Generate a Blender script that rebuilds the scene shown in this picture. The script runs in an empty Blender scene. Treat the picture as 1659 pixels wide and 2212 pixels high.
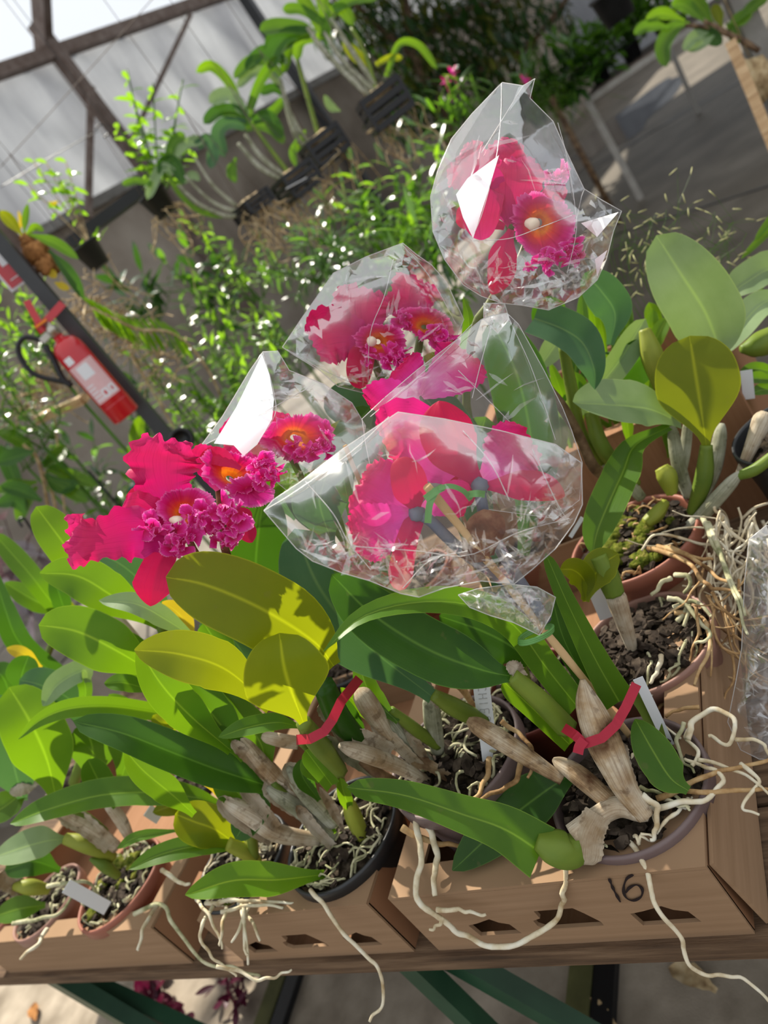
import bpy, math, random
import numpy as np
from mathutils import Vector, Matrix
from mathutils.geometry import delaunay_2d_cdt, tessellate_polygon

SC = bpy.context.scene
COL = SC.collection
PI = math.pi

# ------------------------------------------------------------------ camera
FPX = 1660.0
CAM = Vector((0.0, 0.0, 1.60))
_X = Vector((0.7666, -0.3496, -0.5388)); _Y = Vector((0.2857, -0.5657, 0.7735))
_X.normalize(); _Y = (_Y - _X*_Y.dot(_X)).normalized(); _Z = _X.cross(_Y)
if _Z.y > 0: _Z = -_Z
RT = Vector((_X.x, _Y.x, _Z.x)); DN = Vector((_X.y, _Y.y, _Z.y)); FW = Vector((_X.z, _Y.z, _Z.z))
cam = bpy.data.cameras.new('camera'); camo = bpy.data.objects.new('camera', cam); COL.objects.link(camo)
m = Matrix((RT, -DN, -FW)).transposed().to_4x4(); m.translation = CAM
camo.matrix_world = m
cam.sensor_fit = 'AUTO'; cam.sensor_width = 36.0; cam.lens = 36.0*FPX/2212.0
cam.clip_start = 0.02; cam.clip_end = 200
cam.dof.use_dof = True; cam.dof.focus_distance = 0.88; cam.dof.aperture_fstop = 4.0
SC.camera = camo

# ------------------------------------------------------------------ light
w = bpy.data.worlds.new('sky'); SC.world = w; w.use_nodes = True
bg = w.node_tree.nodes['Background']; bg.inputs[1].default_value = 0.85
tc = w.node_tree.nodes.new('ShaderNodeTexCoord'); sx = w.node_tree.nodes.new('ShaderNodeSeparateXYZ')
cr = w.node_tree.nodes.new('ShaderNodeValToRGB')
w.node_tree.links.new(tc.outputs['Generated'], sx.inputs[0]); w.node_tree.links.new(sx.outputs[2], cr.inputs[0])
w.node_tree.links.new(cr.outputs[0], bg.inputs[0])
cr.color_ramp.elements[0].position = 0.0; cr.color_ramp.elements[0].color = (0.75, 0.8, 0.88, 1)
cr.color_ramp.elements[1].position = 0.6; cr.color_ramp.elements[1].color = (0.95, 0.98, 1.0, 1)
SUN = Vector((-0.42, 0.50, 0.78)).normalized()
sl = bpy.data.lights.new('sun', 'SUN'); sl.energy = 6.0; sl.angle = math.radians(0.9); sl.color = (1.0, 0.93, 0.80)
so = bpy.data.objects.new('sun', sl); COL.objects.link(so); so.location = (-3, 4, 8)
so.rotation_euler = SUN.to_track_quat('Z', 'Y').to_euler()
SC.view_settings.view_transform = 'Standard'; SC.view_settings.look = 'None'
SC.view_settings.exposure = 0.4; SC.view_settings.gamma = 1.0; SC.view_settings.use_curve_mapping = False
SC.cycles.transparent_max_bounces = 40
SC.cycles.max_bounces = 10

# ------------------------------------------------------------------ image geometry
def ray(px, py):
    return (RT*(px-829.5) + DN*(py-1106.0) + FW*FPX)/FPX
def P(px, py, d): return CAM + ray(px, py)*d
def PZ(px, py, z):
    r = ray(px, py); return CAM + r*((z-CAM.z)/r.z)
def PY(px, py, y):
    r = ray(px, py); return CAM + r*(y/r.y)
def PX(px, py, x):
    r = ray(px, py); return CAM + r*(x/r.x)
def depth(p): return (p-CAM).dot(FW)
def proj(p):
    v = p-CAM; d = v.dot(FW); return (829.5+FPX*v.dot(RT)/d, 1106+FPX*v.dot(DN)/d, d)

# ------------------------------------------------------------------ materials
def nt(name):
    mt = bpy.data.materials.new(name); mt.use_nodes = True
    t = mt.node_tree; b = t.nodes['Principled BSDF']; return mt, t, b
def noise_ramp(t, stops, scale, detail=4, coord='Object', stretch=None, rough=0.55):
    c = t.nodes.new('ShaderNodeTexCoord'); n = t.nodes.new('ShaderNodeTexNoise'); r = t.nodes.new('ShaderNodeValToRGB')
    n.inputs['Scale'].default_value = scale; n.inputs['Detail'].default_value = detail; n.inputs['Roughness'].default_value = rough
    src = c.outputs[coord]
    if stretch:
        mp = t.nodes.new('ShaderNodeMapping'); mp.inputs['Scale'].default_value = stretch
        t.links.new(src, mp.inputs[0]); src = mp.outputs[0]
    t.links.new(src, n.inputs['Vector']); t.links.new(n.outputs['Fac'], r.inputs[0])
    el = r.color_ramp.elements
    while len(el) < len(stops): el.new(0.5)
    for e, (p, col) in zip(el, stops): e.position = p; e.color = (*col, 1)
    return n, r
def bump(t, b, scale, strength, dist=0.002, stretch=None, coord='Object'):
    n, r = noise_ramp(t, [(0.3, (0,0,0)), (0.7, (1,1,1))], scale, 5, coord, stretch)
    bp = t.nodes.new('ShaderNodeBump'); bp.inputs['Strength'].default_value = strength; bp.inputs['Distance'].default_value = dist
    t.links.new(n.outputs['Fac'], bp.inputs['Height']); t.links.new(bp.outputs[0], b.inputs['Normal'])
def mat(name, stops, scale=20, rough=0.6, spec=0.3, bmp=None, stretch=None, metal=0, coat=0):
    mt, t, b = nt(name)
    if len(stops) == 1: b.inputs['Base Color'].default_value = (*stops[0], 1)
    else:
        k = [0.32 + 0.36*i/(len(stops)-1) for i in range(len(stops))]
        n, r = noise_ramp(t, list(zip(k, stops)), scale, 5, 'Object', stretch)
        t.links.new(r.outputs[0], b.inputs['Base Color'])
    b.inputs['Roughness'].default_value = rough; b.inputs['Specular IOR Level'].default_value = spec
    b.inputs['Metallic'].default_value = metal; b.inputs['Coat Weight'].default_value = coat
    if bmp: bump(t, b, bmp[0], bmp[1], bmp[2] if len(bmp) > 2 else 0.002, stretch)
    return mt
def math_node(t, op, a, b=None, c=None):
    n = t.nodes.new('ShaderNodeMath'); n.operation = op
    for i, v in enumerate((a, b, c)):
        if v is None: continue
        if isinstance(v, (int, float)): n.inputs[i].default_value = v
        else: t.links.new(v, n.inputs[i])
    return n.outputs[0]
def mixc(t, fac, c1, c2):
    n = t.nodes.new('ShaderNodeMix'); n.data_type = 'RGBA'
    t.links.new(fac, n.inputs['Factor'])
    for k, c in (('A', c1), ('B', c2)):
        s = [i for i in n.inputs if i.name == k and i.type == 'RGBA'][0]
        if isinstance(c, tuple): s.default_value = (*c, 1)
        else: t.links.new(c, s)
    return [o for o in n.outputs if o.type == 'RGBA'][0]
def leafmat(name, c1, c2, ctr, edge, tl=0.35, rough=0.36, rib=None, coat=0.0, veins=0.35, spec=0.24):
    """thick leathery leaf: mottled green, a midrib line, a paler rim, light passing through"""
    mt, t, b = nt(name)
    n, r = noise_ramp(t, [(0.35, c1), (0.68, c2)], 14, 4)
    uv = t.nodes.new('ShaderNodeUVMap'); sp = t.nodes.new('ShaderNodeSeparateXYZ'); t.links.new(uv.outputs[0], sp.inputs[0])
    a = math_node(t, 'ABSOLUTE', math_node(t, 'SUBTRACT', sp.outputs[0], 0.5))
    ribf = math_node(t, 'SUBTRACT', 1.0, math_node(t, 'SMOOTH_MIN', math_node(t, 'MULTIPLY', a, 30.0), 1.0, 0.3))
    ribf = math_node(t, 'MULTIPLY', math_node(t, 'MAXIMUM', ribf, 0.0), 0.7)
    rimf = math_node(t, 'MULTIPLY', math_node(t, 'MAXIMUM', math_node(t, 'SUBTRACT', a, 0.478), 0.0), 30.0)
    ls = t.nodes.new('ShaderNodeTexNoise'); ls.inputs['Scale'].default_value = 1.0; ls.inputs['Detail'].default_value = 3
    mp = t.nodes.new('ShaderNodeMapping'); mp.inputs['Scale'].default_value = (34, 1.2, 1); t.links.new(uv.outputs[0], mp.inputs[0]); t.links.new(mp.outputs[0], ls.inputs['Vector'])
    c = mixc(t, math_node(t, 'MULTIPLY', ls.outputs['Fac'], veins), r.outputs[0], c1)
    c = mixc(t, ribf, c, rib or edge); c = mixc(t, rimf, c, edge)
    sp2, sr = noise_ramp(t, [(0.70, (0,0,0)), (0.76, (1,1,1))], 60, 2)
    c = mixc(t, math_node(t, 'MULTIPLY', sr.outputs[0], 0.25), c, (0.16, 0.13, 0.05))
    oi = t.nodes.new('ShaderNodeObjectInfo'); hs = t.nodes.new('ShaderNodeHueSaturation')
    t.links.new(math_node(t, 'MULTIPLY_ADD', oi.outputs['Random'], 0.35, 0.83), hs.inputs['Value']); t.links.new(c, hs.inputs['Color'])
    t.links.new(hs.outputs[0], b.inputs['Base Color'])
    b.inputs['Roughness'].default_value = rough; b.inputs['Specular IOR Level'].default_value = spec; b.inputs['Coat Weight'].default_value = coat
    bp = t.nodes.new('ShaderNodeBump'); bp.inputs['Strength'].default_value = 0.15; bp.inputs['Distance'].default_value = 0.001
    t.links.new(ls.outputs['Fac'], bp.inputs['Height']); t.links.new(bp.outputs[0], b.inputs['Normal'])
    tr = t.nodes.new('ShaderNodeBsdfTranslucent')
    t.links.new(mixc(t, ribf, ctr, tuple(min(1, x*1.6) for x in ctr)), tr.inputs['Color'])
    ms = t.nodes.new('ShaderNodeMixShader'); ms.inputs[0].default_value = tl
    t.links.new(b.outputs[0], ms.inputs[1]); t.links.new(tr.outputs[0], ms.inputs[2])
    t.links.new(ms.outputs[0], t.nodes['Material Output'].inputs['Surface'])
    return mt
def petalmat(name, stops, ctr, tl=0.4, axis=1, veins=0.5, dark=(0.42, 0.0, 0.09)):
    mt, t, b = nt(name)
    uv = t.nodes.new('ShaderNodeUVMap'); sp = t.nodes.new('ShaderNodeSeparateXYZ'); t.links.new(uv.outputs[0], sp.inputs[0])
    r = t.nodes.new('ShaderNodeValToRGB'); el = r.color_ramp.elements
    while len(el) < len(stops): el.new(0.5)
    for e, (p, col) in zip(el, stops): e.position = p; e.color = (*col, 1)
    nz = t.nodes.new('ShaderNodeTexNoise'); nz.inputs['Scale'].default_value = 6
    t.links.new(uv.outputs[0], nz.inputs['Vector'])
    v = math_node(t, 'ADD', sp.outputs[axis], math_node(t, 'MULTIPLY', math_node(t, 'SUBTRACT', nz.outputs['Fac'], 0.5), 0.22))
    t.links.new(v, r.inputs[0])
    ls = t.nodes.new('ShaderNodeTexNoise'); ls.inputs['Scale'].default_value = 1.0; ls.inputs['Detail'].default_value = 4
    mp = t.nodes.new('ShaderNodeMapping'); mp.inputs['Scale'].default_value = (42, 1.5, 1); t.links.new(uv.outputs[0], mp.inputs[0]); t.links.new(mp.outputs[0], ls.inputs['Vector'])
    lr = t.nodes.new('ShaderNodeValToRGB'); lr.color_ramp.elements[0].position = 0.5; lr.color_ramp.elements[1].position = 0.72; t.links.new(ls.outputs['Fac'], lr.inputs[0])
    c = mixc(t, math_node(t, 'MULTIPLY', lr.outputs[0], veins), r.outputs[0], dark)
    t.links.new(c, b.inputs['Base Color']); b.inputs['Roughness'].default_value = 0.5; b.inputs['Specular IOR Level'].default_value = 0.25
    b.inputs['Sheen Weight'].default_value = 0.15
    bp = t.nodes.new('ShaderNodeBump'); bp.inputs['Strength'].default_value = 0.2; bp.inputs['Distance'].default_value = 0.001
    t.links.new(ls.outputs['Fac'], bp.inputs['Height']); t.links.new(bp.outputs[0], b.inputs['Normal'])
    tr = t.nodes.new('ShaderNodeBsdfTranslucent')
    t.links.new(r.outputs[0], tr.inputs['Color'])
    ms = t.nodes.new('ShaderNodeMixShader'); ms.inputs[0].default_value = tl
    t.links.new(b.outputs[0], ms.inputs[1]); t.links.new(tr.outputs[0], ms.inputs[2])
    t.links.new(ms.outputs[0], t.nodes['Material Output'].inputs['Surface'])
    return mt
def filmmat(name, haze=0.06, rough=0.06, ior=1.5, gl=1.0, wrinkle=0.0):
    mt, t, b = nt(name); t.nodes.remove(b)
    tp = t.nodes.new('ShaderNodeBsdfTransparent'); tp.inputs[0].default_value = (0.985, 0.985, 0.985, 1)
    g = t.nodes.new('ShaderNodeBsdfGlossy'); g.inputs['Roughness'].default_value = rough; g.inputs[0].default_value = (1, 1, 1, 1)
    d = t.nodes.new('ShaderNodeBsdfDiffuse'); d.inputs[0].default_value = (0.9, 0.9, 0.9, 1)
    tl = t.nodes.new('ShaderNodeBsdfTranslucent'); tl.inputs[0].default_value = (0.9, 0.9, 0.9, 1)
    a = t.nodes.new('ShaderNodeMixShader'); a.inputs[0].default_value = 0.5; t.links.new(d.outputs[0], a.inputs[1]); t.links.new(tl.outputs[0], a.inputs[2])
    m1 = t.nodes.new('ShaderNodeMixShader'); m1.inputs[0].default_value = haze
    t.links.new(tp.outputs[0], m1.inputs[1]); t.links.new(a.outputs[0], m1.inputs[2])
    fr = t.nodes.new('ShaderNodeFresnel'); fr.inputs[0].default_value = ior
    m2 = t.nodes.new('ShaderNodeMixShader')
    t.links.new(math_node(t, 'MINIMUM', math_node(t, 'MULTIPLY', fr.outputs[0], gl), 0.32 if haze < .09 else .85), m2.inputs[0])
    t.links.new(m1.outputs[0], m2.inputs[1]); t.links.new(g.outputs[0], m2.inputs[2])
    t.links.new(m2.outputs[0], t.nodes['Material Output'].inputs['Surface'])
    if wrinkle:
        n, r = noise_ramp(t, [(0.3, (0,0,0)), (0.7, (1,1,1))], 26, 3)
        bp = t.nodes.new('ShaderNodeBump'); bp.inputs['Strength'].default_value = wrinkle; bp.inputs['Distance'].default_value = 0.004
        t.links.new(n.outputs['Fac'], bp.inputs['Height']); t.links.new(bp.outputs[0], g.inputs['Normal']); t.links.new(bp.outputs[0], fr.inputs['Normal'])
    return mt

M = {}
M['g'] = leafmat('leaf_fresh_green', (0.060,0.160,0.006), (0.105,0.225,0.010), (0.27,0.50,0.008), (0.36,0.50,0.04), 0.40)
M['y'] = leafmat('leaf_olive_yellow', (0.11,0.155,0.004), (0.17,0.205,0.006), (0.44,0.50,0.006), (0.48,0.50,0.02), 0.42, 0.40)
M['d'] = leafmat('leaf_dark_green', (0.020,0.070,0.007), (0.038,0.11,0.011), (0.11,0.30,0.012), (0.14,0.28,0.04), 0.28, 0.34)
M['b'] = leafmat('leaf_blue_green', (0.045,0.12,0.055), (0.08,0.17,0.075), (0.12,0.30,0.05), (0.17,0.28,0.10), 0.25, 0.45)
M['p'] = leafmat('leaf_pale_grey_green', (0.15,0.23,0.10), (0.24,0.33,0.16), (0.32,0.50,0.08), (0.34,0.42,0.16), 0.25, 0.45, rib=(0.3,0.42,0.14), spec=.4)
M['m'] = leafmat('leaf_mid_green', (0.045,0.120,0.009), (0.08,0.175,0.014), (0.20,0.42,0.01), (0.26,0.40,0.05), 0.35, 0.34)
M['o'] = leafmat('leaf_yellowing', (0.50,0.36,0.02), (0.55,0.42,0.03), (0.75,0.55,0.02), (0.6,0.45,0.05), 0.4, 0.5)
M['e'] = leafmat('leaf_purple', (0.05,0.008,0.02), (0.09,0.015,0.035), (0.18,0.01,0.05), (0.12,0.03,0.05), 0.25, 0.4)
M['s'] = leafmat('leaf_silver_purple', (0.10,0.075,0.085), (0.20,0.17,0.185), (0.2,0.1,0.12), (0.3,0.25,0.27), 0.2, 0.3, spec=.6)
M['bulb'] = leafmat('bulb_green', (0.10,0.16,0.02), (0.19,0.24,0.03), (0.2,0.3,0.02), (0.3,0.34,0.1), 0.05, 0.45, veins=0.6)
M['bulby'] = leafmat('bulb_yellow_green', (0.22,0.26,0.03), (0.32,0.32,0.05), (0.3,0.4,0.02), (0.4,0.4,0.1), 0.05, 0.5, veins=0.6)
M['Gg'] = leafmat('glossy_fresh_leaf', (0.085,0.22,0.012), (0.15,0.31,0.02), (0.36,0.68,0.02), (0.36,0.54,0.05), 0.42, 0.20, spec=0.9)
M['Gm'] = leafmat('glossy_mid_leaf', (0.045,0.13,0.015), (0.085,0.20,0.025), (0.20,0.45,0.02), (0.22,0.38,0.05), 0.35, 0.20, spec=0.9)
M['Gd'] = leafmat('glossy_dark_leaf', (0.015,0.05,0.010), (0.03,0.085,0.014), (0.07,0.2,0.015), (0.08,0.18,0.03), 0.25, 0.22, spec=0.8)
M['Gb'] = leafmat('glossy_bluish_leaf', (0.05,0.12,0.05), (0.09,0.18,0.08), (0.14,0.32,0.06), (0.2,0.3,0.12), 0.28, 0.22, spec=0.9)
def canemat(name, stops, dark, rough=0.78, sc=9):
    mt, t, b = nt(name); n, r = noise_ramp(t, stops, 22, 5)
    uv = t.nodes.new('ShaderNodeUVMap'); mp = t.nodes.new('ShaderNodeMapping'); mp.inputs['Scale'].default_value = (70, sc*.25, 1); t.links.new(uv.outputs[0], mp.inputs[0])
    ls = t.nodes.new('ShaderNodeTexNoise'); ls.inputs['Scale'].default_value = 1.0; ls.inputs['Detail'].default_value = 5; t.links.new(mp.outputs[0], ls.inputs['Vector'])
    lr = t.nodes.new('ShaderNodeValToRGB'); lr.color_ramp.elements[0].position = .42; lr.color_ramp.elements[1].position = .70; t.links.new(ls.outputs['Fac'], lr.inputs[0])
    c = mixc(t, math_node(t, 'MULTIPLY', lr.outputs[0], .55), r.outputs[0], dark)
    w_ = t.nodes.new('ShaderNodeTexNoise'); w_.inputs['Scale'].default_value = 75; w_.inputs['Detail'].default_value = 3
    tcn = t.nodes.new('ShaderNodeTexCoord'); t.links.new(tcn.outputs['Object'], w_.inputs['Vector'])
    sr = t.nodes.new('ShaderNodeValToRGB'); sr.color_ramp.elements[0].position = .58; sr.color_ramp.elements[1].position = .68; t.links.new(w_.outputs['Fac'], sr.inputs[0])
    c = mixc(t, math_node(t, 'MULTIPLY', sr.outputs[0], .6), c, tuple(k*.6 for k in dark))
    t.links.new(c, b.inputs['Base Color']); b.inputs['Roughness'].default_value = rough; b.inputs['Specular IOR Level'].default_value = .15
    bp = t.nodes.new('ShaderNodeBump'); bp.inputs['Strength'].default_value = .7; bp.inputs['Distance'].default_value = .002; t.links.new(ls.outputs['Fac'], bp.inputs['Height']); t.links.new(bp.outputs[0], b.inputs['Normal'])
    return mt
M['papery'] = canemat('dry_sheath', [(0.32,(0.30,0.21,0.12)),(0.5,(0.50,0.42,0.31)),(0.68,(0.62,0.57,0.47))], (0.22,0.14,0.075))
M['paperyb'] = canemat('dry_sheath_browned', [(0.36,(0.09,0.04,0.018)),(0.5,(0.36,0.25,0.14)),(0.66,(0.56,0.48,0.36))], (0.13,0.065,0.03))
M['greycane'] = canemat('old_grey_cane', [(0.32,(0.17,0.17,0.10)),(0.5,(0.33,0.33,0.24)),(0.68,(0.46,0.45,0.37))], (0.11,0.11,0.06))
M['browncane'] = mat('brown_cane', [(0.03,0.015,0.01), (0.12,0.07,0.035), (0.24,0.16,0.09)], 30, 0.6, 0.3, (60,0.4,0.002))
M['rootw'] = mat('root_white', [(0.38,0.28,0.15), (0.62,0.54,0.38), (0.70,0.66,0.54)], 40, 0.7, 0.2, (120,0.5,0.001))
M['rootg'] = mat('root_greenish', [(0.16,0.17,0.07), (0.40,0.38,0.23), (0.55,0.52,0.36)], 40, 0.7, 0.2, (120,0.5,0.001))
M['rootb'] = mat('root_brown', [(0.12,0.06,0.02), (0.38,0.23,0.10), (0.52,0.38,0.20)], 40, 0.7, 0.2, (120,0.5,0.001))
M['mix'] = mat('bark_mix', [(0.008,0.006,0.004), (0.03,0.022,0.014), (0.09,0.07,0.05)], 60, 0.9, 0.1, (90,1.0,0.01))
M['chip'] = mat('bark_chip', [(0.010,0.007,0.005), (0.035,0.025,0.018), (0.095,0.072,0.052)], 45, 0.85, 0.15, (80,0.8,0.003))
M['moss'] = mat('moss', [(0.03,0.045,0.005), (0.10,0.12,0.015), (0.22,0.20,0.05)], 90, 0.95, 0.05, (200,1.0,0.004))
M['pot_mauve'] = mat('pot_mauve_plastic', [(0.135,0.092,0.088), (0.165,0.118,0.112)], 12, 0.45, 0.4)
M['pot_rose'] = mat('pot_faded_rose_plastic', [(0.27,0.145,0.11), (0.32,0.18,0.14)], 12, 0.5, 0.35)
M['pot_terra'] = mat('pot_terracotta_plastic', [(0.25,0.085,0.055), (0.31,0.115,0.075)], 12, 0.5, 0.35)
M['pot_red'] = mat('pot_dark_red_plastic', [(0.14,0.03,0.02), (0.18,0.045,0.03)], 12, 0.45, 0.35)
M['pot_black'] = mat('pot_black_plastic', [(0.012,0.013,0.014), (0.022,0.023,0.025)], 12, 0.38, 0.5)
M['card'] = mat('cardboard', [(0.25,0.155,0.088), (0.30,0.19,0.112)], 16, 0.8, 0.15, (240,0.25,0.0006), (0.25,0.25,6))
M['cardr'] = mat('cardboard_inside', [(0.24,0.12,0.06), (0.29,0.15,0.08)], 16, 0.8, 0.15, (240,0.25,0.0006), (6,0.25,0.25))
M['edge'] = mat('cardboard_cut_edge', [(0.14,0.08,0.04), (0.30,0.19,0.10)], 300, 0.9, 0.1)
M['ink'] = mat('marker_ink', [(0.012,0.006,0.008)], 1, 0.6, 0.2)
M['pencil'] = mat('pencil_grey', [(0.42,0.42,0.42)], 1, 0.7, 0.2)
M['olive'] = mat('olive_painted_batten', [(0.06,0.06,0.02), (0.11,0.11,0.04)], 12, 0.7)
M['wood'] = mat('weathered_wood', [(0.05,0.03,0.018), (0.11,0.066,0.038), (0.18,0.115,0.068)], 6, 0.75, 0.2, (30,0.5,0.003), (1,14,14))
M['woodl'] = mat('pale_wood', [(0.36,0.22,0.11), (0.50,0.33,0.18), (0.62,0.44,0.26)], 6, 0.7, 0.2, (30,0.4,0.002), (1,12,12))
M['bamboo'] = mat('bamboo', [(0.42,0.25,0.10), (0.60,0.40,0.20), (0.68,0.50,0.28)], 14, 0.6, 0.25, (60,0.4,0.001), (1,1,0.3))
M['greensteel'] = mat('green_painted_steel', [(0.010,0.045,0.022), (0.02,0.07,0.035)], 10, 0.4, 0.4)
M['steel'] = mat('galvanised_steel', [(0.16,0.15,0.135), (0.26,0.25,0.23)], 9, 0.5, 0.4, metal=0.35)
M['teal'] = mat('teal_plastic', [(0.01,0.07,0.07), (0.015,0.09,0.085)], 8, 0.4, 0.4)
M['bench'] = mat('light_steel', [(0.30,0.28,0.25), (0.42,0.40,0.37)], 9, 0.5, 0.4)
M['rust'] = mat('rusty_steel', [(0.10,0.065,0.05), (0.19,0.15,0.13)], 9, 0.7, 0.3)
M['darksteel'] = mat('dark_grey_paint', [(0.032,0.034,0.036), (0.048,0.05,0.052)], 5, 0.45, 0.4)
M['black'] = mat('black_plastic', [(0.01,0.01,0.011)], 1, 0.4, 0.4)
M['white'] = mat('white_plastic', [(0.70,0.71,0.74)], 1, 0.35, 0.4)
M['red'] = mat('red_enamel', [(0.50,0.006,0.014)], 1, 0.22, 0.5, coat=0.5)
M['redtape'] = mat('red_ribbon', [(0.30,0.008,0.025), (0.38,0.012,0.035)], 20, 0.5, 0.3)
M['greentape'] = mat('green_tie', [(0.12,0.30,0.08)], 1, 0.45, 0.4)
M['brass'] = mat('valve_metal', [(0.45,0.42,0.36)], 1, 0.3, 0.5, metal=0.8)
M['orange'] = mat('orange_seal', [(0.8,0.25,0.02)], 1, 0.5)
M['labelred'] = mat('printed_label', [(0.62,0.33,0.34), (0.72,0.52,0.53)], 150, 0.4, 0.4, None, (1,1,8))
M['straw'] = mat('dry_straw', [(0.22,0.14,0.07), (0.45,0.33,0.18), (0.6,0.48,0.3)], 30, 0.8, 0.15)
M['cocoa'] = mat('coir_fibre', [(0.15,0.06,0.02), (0.42,0.2,0.07)], 60, 0.9, 0.1)
M['seed'] = mat('grass_seed', [(0.42,0.42,0.16), (0.58,0.56,0.28)], 20, 0.6)
M['conc'] = mat('concrete', [(0.13,0.115,0.095), (0.21,0.185,0.155), (0.28,0.25,0.21)], 3.0, 0.8, 0.25, (40,0.3,0.003))
M['concd'] = mat('damp_concrete', [(0.085,0.07,0.052), (0.125,0.105,0.08), (0.17,0.145,0.115)], 2.2, 0.55, 0.4, (40,0.3,0.003))
M['fabric'] = mat('ground_cloth', [(0.20,0.165,0.125), (0.30,0.255,0.20), (0.40,0.34,0.27)], 7, 0.9, 0.1, (260,0.5,0.002))
M['wet'] = mat('wet_concrete', [(0.05,0.055,0.065)], 1, 0.08, 0.6)
M['wallow'] = mat('old_render', [(0.17,0.14,0.11), (0.29,0.245,0.20), (0.38,0.33,0.275)], 1.2, 0.85, 0.15, (14,0.4,0.01))
def wallfilm():
    mt, t, b = nt('shade_film')
    n, r = noise_ramp(t, [(0.30, (0.22,0.23,0.255)), (0.52, (0.36,0.375,0.40)), (0.75, (0.50,0.52,0.545))], 1.3, 4, 'Object', (0.8, 1.4, 0.25))
    t.links.new(r.outputs[0], b.inputs['Base Color']); b.inputs['Roughness'].default_value = 0.4
    bump(t, b, 3.0, 0.7, 0.06, (2.2, 3.0, 0.3))
    tr = t.nodes.new('ShaderNodeBsdfTranslucent'); t.links.new(r.outputs[0], tr.inputs[0])
    ms = t.nodes.new('ShaderNodeMixShader'); ms.inputs[0].default_value = 0.5
    t.links.new(b.outputs[0], ms.inputs[1]); t.links.new(tr.outputs[0], ms.inputs[2]); t.links.new(ms.outputs[0], t.nodes['Material Output'].inputs['Surface'])
    return mt
M['film_wall'] = wallfilm()
PK = (0.70,0.008,0.15)
M['petal'] = petalmat('petal_magenta', [(0.0,(0.76,0.025,0.20)), (0.22,(0.68,0.012,0.115)), (0.6,(0.60,0.007,0.135)), (0.85,(0.56,0.012,0.22)), (1.0,(0.6,0.07,0.24))], PK, 0.36, veins=0.65, dark=(0.36,0.0,0.07))
M['petalp'] = petalmat('petal_back_pink', [(0.0,(0.80,0.02,0.14)), (0.4,(0.80,0.02,0.26)), (0.8,(0.80,0.07,0.45)), (1.0,(0.82,0.22,0.48))], PK, 0.40, veins=0.35)
M['sepal'] = petalmat('sepal_crimson', [(0.0,(0.60,0.008,0.06)), (0.5,(0.62,0.008,0.085)), (1.0,(0.52,0.02,0.12))], PK, 0.34, veins=0.55)
M['lip'] = petalmat('lip_orange_throat', [(0.10,(0.55,0.07,0.005)), (0.26,(0.85,0.26,0.01)), (0.42,(0.80,0.06,0.03)), (0.62,(0.62,0.004,0.10)), (0.86,(0.70,0.012,0.24)), (1.0,(0.88,0.16,0.48))], PK, 0.3, veins=0.35)
M['frill'] = petalmat('lip_frill', [(0.0,(0.58,0.004,0.08)), (0.4,(0.70,0.01,0.22)), (0.8,(0.82,0.045,0.42)), (1.0,(0.92,0.28,0.62))], PK, 0.32, veins=0.4)
M['column'] = mat('column_cream', [(0.72,0.52,0.42), (0.78,0.66,0.5)], 40, 0.4, 0.4)
M['stalk'] = mat('flower_stalk', [(0.10,0.16,0.04), (0.20,0.20,0.08)], 30, 0.5)
M['stalkb'] = mat('flower_stalk_bluish', [(0.10,0.12,0.17), (0.17,0.17,0.2)], 30, 0.5)
M['husk'] = mat('brown_husk', [(0.06,0.022,0.012), (0.15,0.06,0.035), (0.26,0.14,0.08)], 40, 0.8, 0.15, (60,0.6,0.002))
M['film'] = filmmat('clear_film', 0.014, 0.09, 1.4, 0.55, 0.12)
M['filmc'] = filmmat('clear_film_crumpled', 0.05, 0.14, 1.45, 0.8, 0.2)
M['filmg'] = filmmat('clear_film_sheen', 0.10, 0.34, 1.7, 1.6)
M['crink'] = filmmat('film_crinkle', 0.16, 0.16, 1.6, 1.6)
M['seam'] = filmmat('film_seam', 0.45, 0.2, 1.5)

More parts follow.
